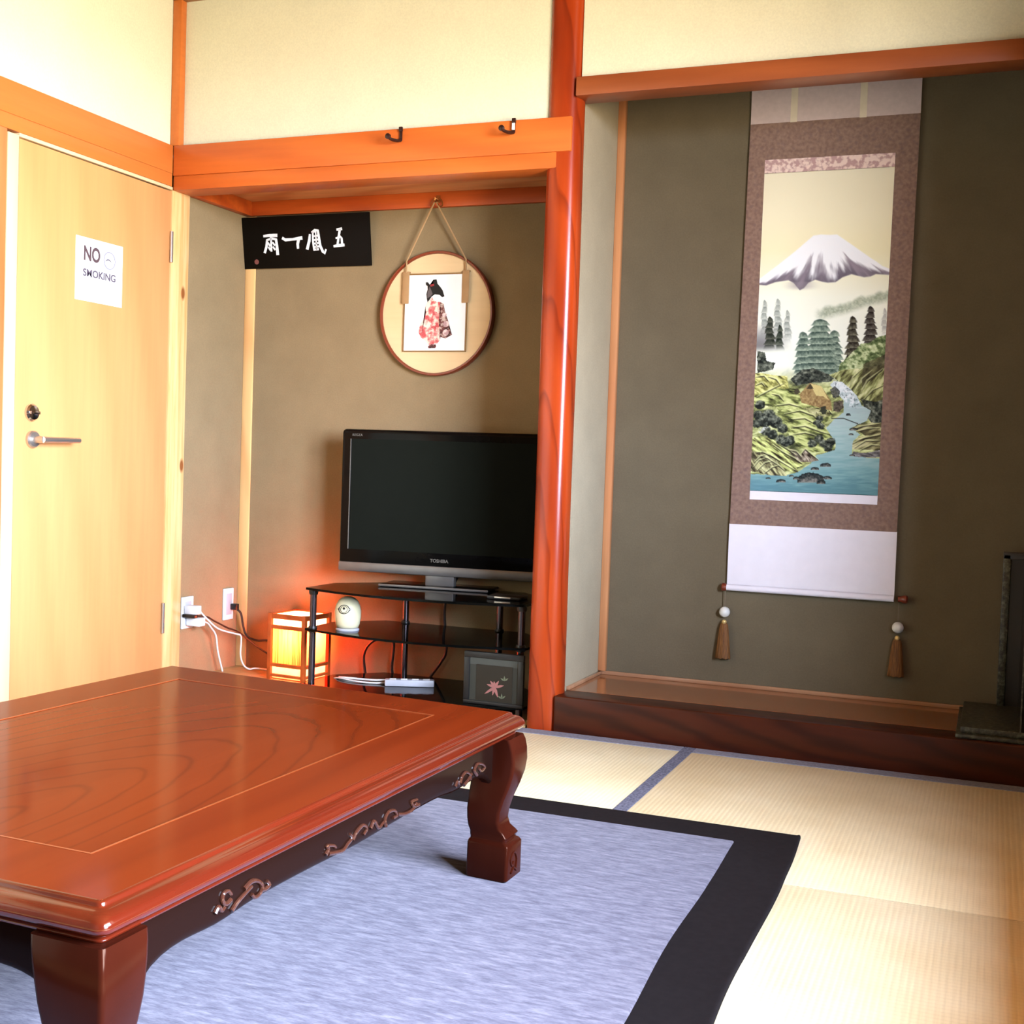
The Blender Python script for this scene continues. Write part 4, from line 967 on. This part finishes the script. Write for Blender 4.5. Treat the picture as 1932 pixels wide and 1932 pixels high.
over((96, 136, 148), 0.55 * sstep(1500, 1415, PXs) * sstep(900, 925, PYs) * inside(pool))
fall = inside(Bq((1120, 250), (1240, 270), (1400, 440), (1440, 560), (1330, 580), (1240, 470), (1150, 340)))
over((236, 238, 238), fall * sstep(0.45, 0.7, fbm(PXs / 4 + PYs / 9, PYs / 7, 3, 62)) * 0.8); over((86, 96, 100), fall * sstep(0.62, 0.74, N2) * 0.7)
over(ramp3(N2, [(0.2, (44, 46, 44)), (0.8, (108, 106, 100))]), inside(Bq((1090, 350), (1140, 310), (1200, 370), (1190, 440), (1120, 450)), PXs + 3 * (N2 - .5), PYs + 3 * (N2 - .5)) * 0.9)
over(ramp3(N2, [(0.2, (52, 44, 40)), (0.8, (120, 106, 96))]), inside(Bq((1130, 500), (1230, 470), (1240, 560), (1180, 620), (1120, 600)), PXs + 3 * (N2 - .5), PYs + 3 * (N2 - .5)) * 0.9)
# lower left hill, right spits
hill(Bq((160, 910), (280, 890), (420, 920), (560, 1030), (640, 1050), (760, 1170), (960, 1180), (860, 1200), (700, 1260), (720, 1320), (560, 1290), (590, 1360), (400, 1350), (220, 1310), (150, 1300)), [(0.0, (44, 36, 26)), (0.32, (96, 92, 58)), (0.5, (178, 182, 108)), (0.7, (226, 232, 146)), (1.0, (240, 240, 178))], 24, 5, 0.62, 50)
hill(Bq((160, 1060), (300, 1080), (480, 1180), (560, 1290), (590, 1360), (400, 1350), (220, 1310), (150, 1300)), [(0.0, (42, 34, 28)), (0.4, (110, 102, 74)), (0.65, (190, 184, 132)), (1.0, (232, 226, 176))], 22, 4, 0.9, 51, 0.9)
hill(Bq((600, 1050), (660, 1040), (760, 1110), (800, 1050), (960, 1180), (860, 1200), (720, 1190)), [(0.0, (44, 36, 30)), (0.4, (106, 92, 76)), (1.0, (216, 200, 176))], 9, 4, 0.9, 52)
for P_ in (((1300, 820), (1420, 760), (1560, 740), (1720, 750), (1720, 900), (1480, 900), (1420, 850)), ((1330, 980), (1400, 910), (1560, 890), (1720, 880), (1720, 1080), (1500, 1060), (1340, 1060))):
    hill(Bq(*P_), [(0.0, (44, 38, 28)), (0.4, (104, 98, 66)), (0.65, (166, 158, 112)), (1.0, (214, 206, 160))], 24, 4, -0.35, 53)
hill(Bq((1310, 1130), (1350, 1080), (1480, 1100), (1640, 1060), (1640, 1150), (1500, 1150)), [(0.0, (50, 46, 46)), (1.0, (170, 164, 160))], 10, 4, 0.1, 54)
def stroke(pts, w, c, a=0.8):
    q = [((x), (y)) for x, y in pts]; dmin = np.full(PXs.shape, 1e9); tt = np.zeros(PXs.shape); L = len(q) - 1
    for i in range(L):
        (x0, y0), (x1, y1) = q[i], q[i + 1]; dx, dy = x1 - x0, y1 - y0
        t_ = np.clip(((PXs - x0) * dx + (PYs - y0) * dy) / (dx * dx + dy * dy + 1e-9), 0, 1); d_ = np.hypot(PXs - x0 - t_ * dx, PYs - y0 - t_ * dy)
        m_ = d_ < dmin; dmin = np.where(m_, d_, dmin); tt = np.where(m_, (i + t_) / L, tt)
    wd = w * np.sin(PI * np.clip(0.12 + 0.8 * tt, 0, 1)); over(c, sstep(wd + 0.7, wd - 0.7, dmin) * a)
INK = (40, 36, 28); LT = (232, 232, 170)
for P_ in ([(230, 1090), (300, 1080), (420, 1130), (560, 1220), (700, 1310)], [(250, 1130), (360, 1150), (480, 1230), (560, 1300)], [(210, 1200), (280, 1130), (340, 1120)], [(200, 1260), (260, 1180), (330, 1160)], [(240, 1300), (330, 1210), (420, 1190)], [(330, 1330), (420, 1260), (500, 1240)], [(430, 1000), (540, 1080), (680, 1160), (760, 1220)], [(480, 980), (600, 1050), (700, 1130)], [(620, 1060), (700, 1080), (760, 1150)], [(760, 1100), (800, 1050), (880, 1120), (950, 1180)],
           [(460, 540), (620, 520), (760, 560)], [(560, 640), (740, 600), (900, 660), (1030, 790)], [(640, 700), (800, 690), (960, 780)], [(640, 800), (800, 780), (980, 850), (1080, 880)], [(660, 880), (800, 860), (930, 900)], [(240, 440), (330, 390), (450, 330), (560, 280)], [(420, 400), (500, 420), (560, 490)], [(230, 200), (330, 190), (390, 260)], [(380, 200), (470, 230), (520, 300)], [(230, 300), (300, 270), (340, 320)],
           [(1310, 330), (1340, 220), (1460, 110)], [(1400, 330), (1440, 240), (1560, 140)], [(1430, 400), (1500, 260), (1680, 120)], [(1460, 480), (1560, 370), (1690, 310)], [(1340, 990), (1450, 930), (1640, 890)], [(1360, 1040), (1480, 960), (1640, 960)], [(1420, 1070), (1540, 1010), (1640, 1020)], [(1320, 830), (1440, 790), (1640, 760)], [(1380, 850), (1500, 820), (1640, 810)]):
    stroke(Bq(*P_), 1.3, INK, 0.75); stroke([(x + 0.6, y - 2.4) for x, y in Bq(*P_)], 1.5, LT, 0.6)
# dark trees on the left and the river bank
def clump(pts, r, seed):
    f_ = fbm(PXs / 4.2, PYs / 4.2, 3, seed)
    for x, y in pts:
        dd = np.hypot(PXs - x, (PYs - y) * 1.15); m = sstep(r, r * 0.75, dd + 4 * (f_ - 0.5)); tn = np.clip((PYs - y) / r * -0.4 + (f_ - 0.5) * 1.6 + 0.4, 0, 1)
        over(ramp3(tn, DARKT), m * 0.95)
clump(Bq((280, 520), (260, 640), (240, 740)), 11, 71); clump(Bq((380, 640), (430, 700), (330, 720), (470, 730)), 14, 72); clump(Bq((540, 800), (350, 830), (420, 870)), 12, 73); clump(Bq((520, 930), (580, 960), (620, 940)), 12, 74)
clump(Bq((880, 980), (960, 930), (1010, 980), (1090, 960), (1060, 1030)), 10, 75); clump(Bq((970, 690), (940, 740), (980, 780)), 8, 76)
over((226, 226, 220), 0.7 * inside(Bq((270, 790), (380, 780), (300, 850), (230, 850))) * sstep(0.4, 0.6, N2))
# bridge and rocks
by = np.interp(PXs, [p[0] for p in Bq((1100, 0), (1240, 0), (1400, 0))], [p[1] for p in Bq((0, 690), (0, 690), (0, 755))])
over((60, 62, 58), sstep(1.6, 0.4, np.abs(PYs - by)) * (PXs > Bq((1100, 0))[0][0]) * (PXs < Bq((1400, 0))[0][0]) * 0.95)
for x, y, rx, ry_ in ((860, 1400, 150, 85), (1030, 1240, 62, 32), (910, 1280, 46, 24), (520, 1420, 56, 28), (1045, 1390, 58, 26), (370, 1385, 30, 14), (640, 1360, 28, 14), (700, 1390, 40, 26), (980, 1440, 50, 34), (1320, 880, 28, 16), (1330, 1125, 30, 14), (1290, 650, 26, 22), (1350, 820, 46, 24)):
    (px_, py_), = Bq((x, y)); ax_, ay_ = rx / 6.04, ry_ / 6.04
    dy_ = PYs - py_; dx_ = (PXs - px_) / ax_; top = -ay_ * np.sqrt(np.clip(1 - dx_ ** 2, 0, 1)) * (0.8 + 0.5 * (N2 - 0.2)); m = (np.abs(dx_) < 1) * sstep(-0.8, 0.8, dy_ - top) * sstep(ay_ * 0.55, ay_ * 0.35, dy_)
    over(ramp3(np.clip((dy_ - top) / (1.4 * ay_) + (N2 - 0.5) * 0.8, 0, 1), [(0.0, (30, 34, 34)), (0.4, (52, 54, 52)), (0.9, (140, 132, 122))]), m * 0.95)
lin = np.where(C / 255 <= 0.04045, C / 255 / 12.92, ((C / 255 + 0.055) / 1.055) ** 2.4)
pv = np.zeros((NV, NU, 3), np.float32)
xl = PX0 - 0.004 * V; xr = PX1 - 0.006 * V
pv[..., 0] = xl + (xr - xl) * U - SCX; pv[..., 1] = -0.0024; pv[..., 2] = 1.846 + (0.786 - 1.846) * V - 0.455
idx = np.arange(NU * NV).reshape(NV, NU)
faces = np.stack([idx[:-1, :-1], idx[1:, :-1], idx[1:, 1:], idx[:-1, 1:]], -1).reshape(-1, 4)
me = bpy.data.meshes.new('landscape_painting'); me.from_pydata(pv.reshape(-1, 3).tolist(), [], faces.tolist())
ca_ = me.color_attributes.new('pigment', 'FLOAT_COLOR', 'POINT')
ca_.data.foreach_set('color', np.concatenate([np.clip(lin, 0, 1).reshape(-1, 3), np.ones((NU * NV, 1))], 1).astype(np.float32).ravel())
me.materials.append(M['pigment']); me.update()
po = bpy.data.objects.new('landscape_painting', me); COL.objects.link(po); po.parent = scr

def weight(x, zb, label):
    t = thing('scroll_weight', label, 'scroll weight', (x, SY - 0.006, zb), 0, 'tasselled scroll weights')
    bm = bm_new(); tube(bm, [(0, 0, 0.442 - zb), (0, 0, 0.0)], 0.0014, 6, False); obj('cord', bm, 'string', t)
    bm = bm_new(); bmesh.ops.create_uvsphere(bm, u_segments=24, v_segments=16, radius=0.0185); obj('stone_bead', bm, 'white_bead', t, 80)
    bm = bm_new(); bmesh.ops.create_uvsphere(bm, u_segments=14, v_segments=10, radius=0.0085, matrix=Matrix.Translation((0, 0, -0.034))); obj('gold_bead', bm, 'gold_bead', t, 80)
    bm = bm_new(); loops = []
    for r, z in ((0.008, -0.036), (0.013, -0.044), (0.016, -0.060), (0.0195, -0.095), (0.0235, -0.135), (0.0255, -0.158), (0.012, -0.160)):
        loops.append([((r * (1 + 0.07 * math.sin(k * 2.9))) * math.cos(2 * PI * k / 30), 0.6 * (r * (1 + 0.07 * math.sin(k * 2.9))) * math.sin(2 * PI * k / 30), z + 0.002 * math.sin(k * 1.7) * (r > 0.02)) for k in range(30)])
    loft(bm, loops[::-1]); obj('tassel', bm, 'tassel', t, 60)
weight(1.958, 0.370, 'gold tassel with white bead hanging from the left end of the scroll roller')
weight(2.523, 0.362, 'gold tassel with white bead hanging from the right end of the scroll roller')

# ------------------------------------------------------------------ dark display case at the right of the alcove
dc = thing('display_case', 'dark mottled green display case standing at the right end of the alcove', 'display case', (2.722, 0.002, 0.1155))
bm = bm_new(); box(bm, 0.0, 0.255, 0.010, 0.462, 0.0, 0.012, 0.003); box(bm, 0.012, 0.255, 0.030, 0.462, 0.012, 0.030, 0.003); obj('base', bm, 'mottle', dc)
obj('rear_post', B(0.108, 0.131, 0.435, 0.458, 0.030, 0.505, 0.003), 'mottle', dc)
obj('back_panel', B(0.131, 0.255, 0.447, 0.457, 0.030, 0.49), 'black_satin', dc)
obj('glass_pane', B(0.169, 0.172, 0.034, 0.435, 0.030, 0.48), 'glass', dc)
obj('front_edge', B(0.1685, 0.1725, 0.030, 0.034, 0.030, 0.48), 'mottle', dc)
obj('top_rail', B(0.108, 0.255, 0.435, 0.458, 0.490, 0.512, 0.002), 'black_satin', dc)

# ------------------------------------------------------------------ camera
F, YAW, PITCH, ROLL = 2313.97, 0.3735, -0.0401, 0.0344
cy, sy, cp, sp_, cr, sr = math.cos(YAW), math.sin(YAW), math.cos(PITCH), math.sin(PITCH), math.cos(ROLL), math.sin(ROLL)
fw = Vector((-sy * cp, cy * cp, sp_)); rt = Vector((cy, sy, 0)); up = rt.cross(fw)
r2 = cr * rt + sr * up; u2 = -sr * rt + cr * up
cam = bpy.data.cameras.new('camera'); cam.sensor_width = 36; cam.lens = F / 1932 * 36; cam.clip_start = 0.05
co = bpy.data.objects.new('camera', cam); COL.objects.link(co)
co.matrix_world = Matrix(((r2.x, u2.x, -fw.x, 2.7919), (r2.y, u2.y, -fw.y, -3.6776), (r2.z, u2.z, -fw.z, 0.8526), (0, 0, 0, 1)))
scene.camera = co

# ------------------------------------------------------------------ light: daylight through the window, lantern bulb
w = bpy.data.worlds.new('daylight'); scene.world = w; w.use_nodes = True
nt = w.node_tree; bg = nt.nodes['Background']
tc = nt.nodes.new('ShaderNodeTexCoord'); sx = nt.nodes.new('ShaderNodeSeparateXYZ'); nt.links.new(tc.outputs['Generated'], sx.inputs[0])
rp = nt.nodes.new('ShaderNodeValToRGB'); mr = nt.nodes.new('ShaderNodeMapRange')
mr.inputs['From Min'].default_value = -1; mr.inputs['From Max'].default_value = 1
nt.links.new(sx.outputs['Z'], mr.inputs['Value']); nt.links.new(mr.outputs['Result'], rp.inputs['Fac'])
cr_ = rp.color_ramp; cr_.elements[0].position = 0.46; cr_.elements[0].color = (0.50, 0.44, 0.33, 1); cr_.elements[1].position = 0.505; cr_.elements[1].color = (0.82, 0.98, 1.28, 1)
nt.links.new(rp.outputs['Color'], bg.inputs['Color']); bg.inputs['Strength'].default_value = 86.0
pl = bpy.data.lights.new('window_portal', 'AREA'); pl.shape = 'RECTANGLE'; pl.size = WY1 - WY0; pl.size_y = WZ1 - WZ0
pl.cycles.is_portal = True
plo = bpy.data.objects.new('window_portal', pl); COL.objects.link(plo)
plo.location = (VX + 0.08, (WY0 + WY1) / 2, (WZ0 + WZ1) / 2); plo.rotation_euler = (PI / 2, 0, PI / 2)
lb = bpy.data.lights.new('lantern_bulb', 'POINT'); lb.energy = 46.0; lb.color = (1.0, 0.17, 0.08); lb.shadow_soft_size = 0.03
lbo = bpy.data.objects.new('lantern_bulb', lb); COL.objects.link(lbo); lbo.location = (0.345, 0.383, 0.175)

vs = scene.view_settings
scene.display_settings.display_device = 'sRGB'
vs.view_transform = 'Standard'; vs.look = 'None'; vs.gamma = 1.0; vs.exposure = 0.0; vs.use_curve_mapping = False
cyc = scene.cycles
cyc.use_denoising = True; cyc.max_bounces = 10; cyc.diffuse_bounces = 1; cyc.sample_clamp_indirect = 8.0
cyc.caustics_reflective = False; cyc.caustics_refractive = False
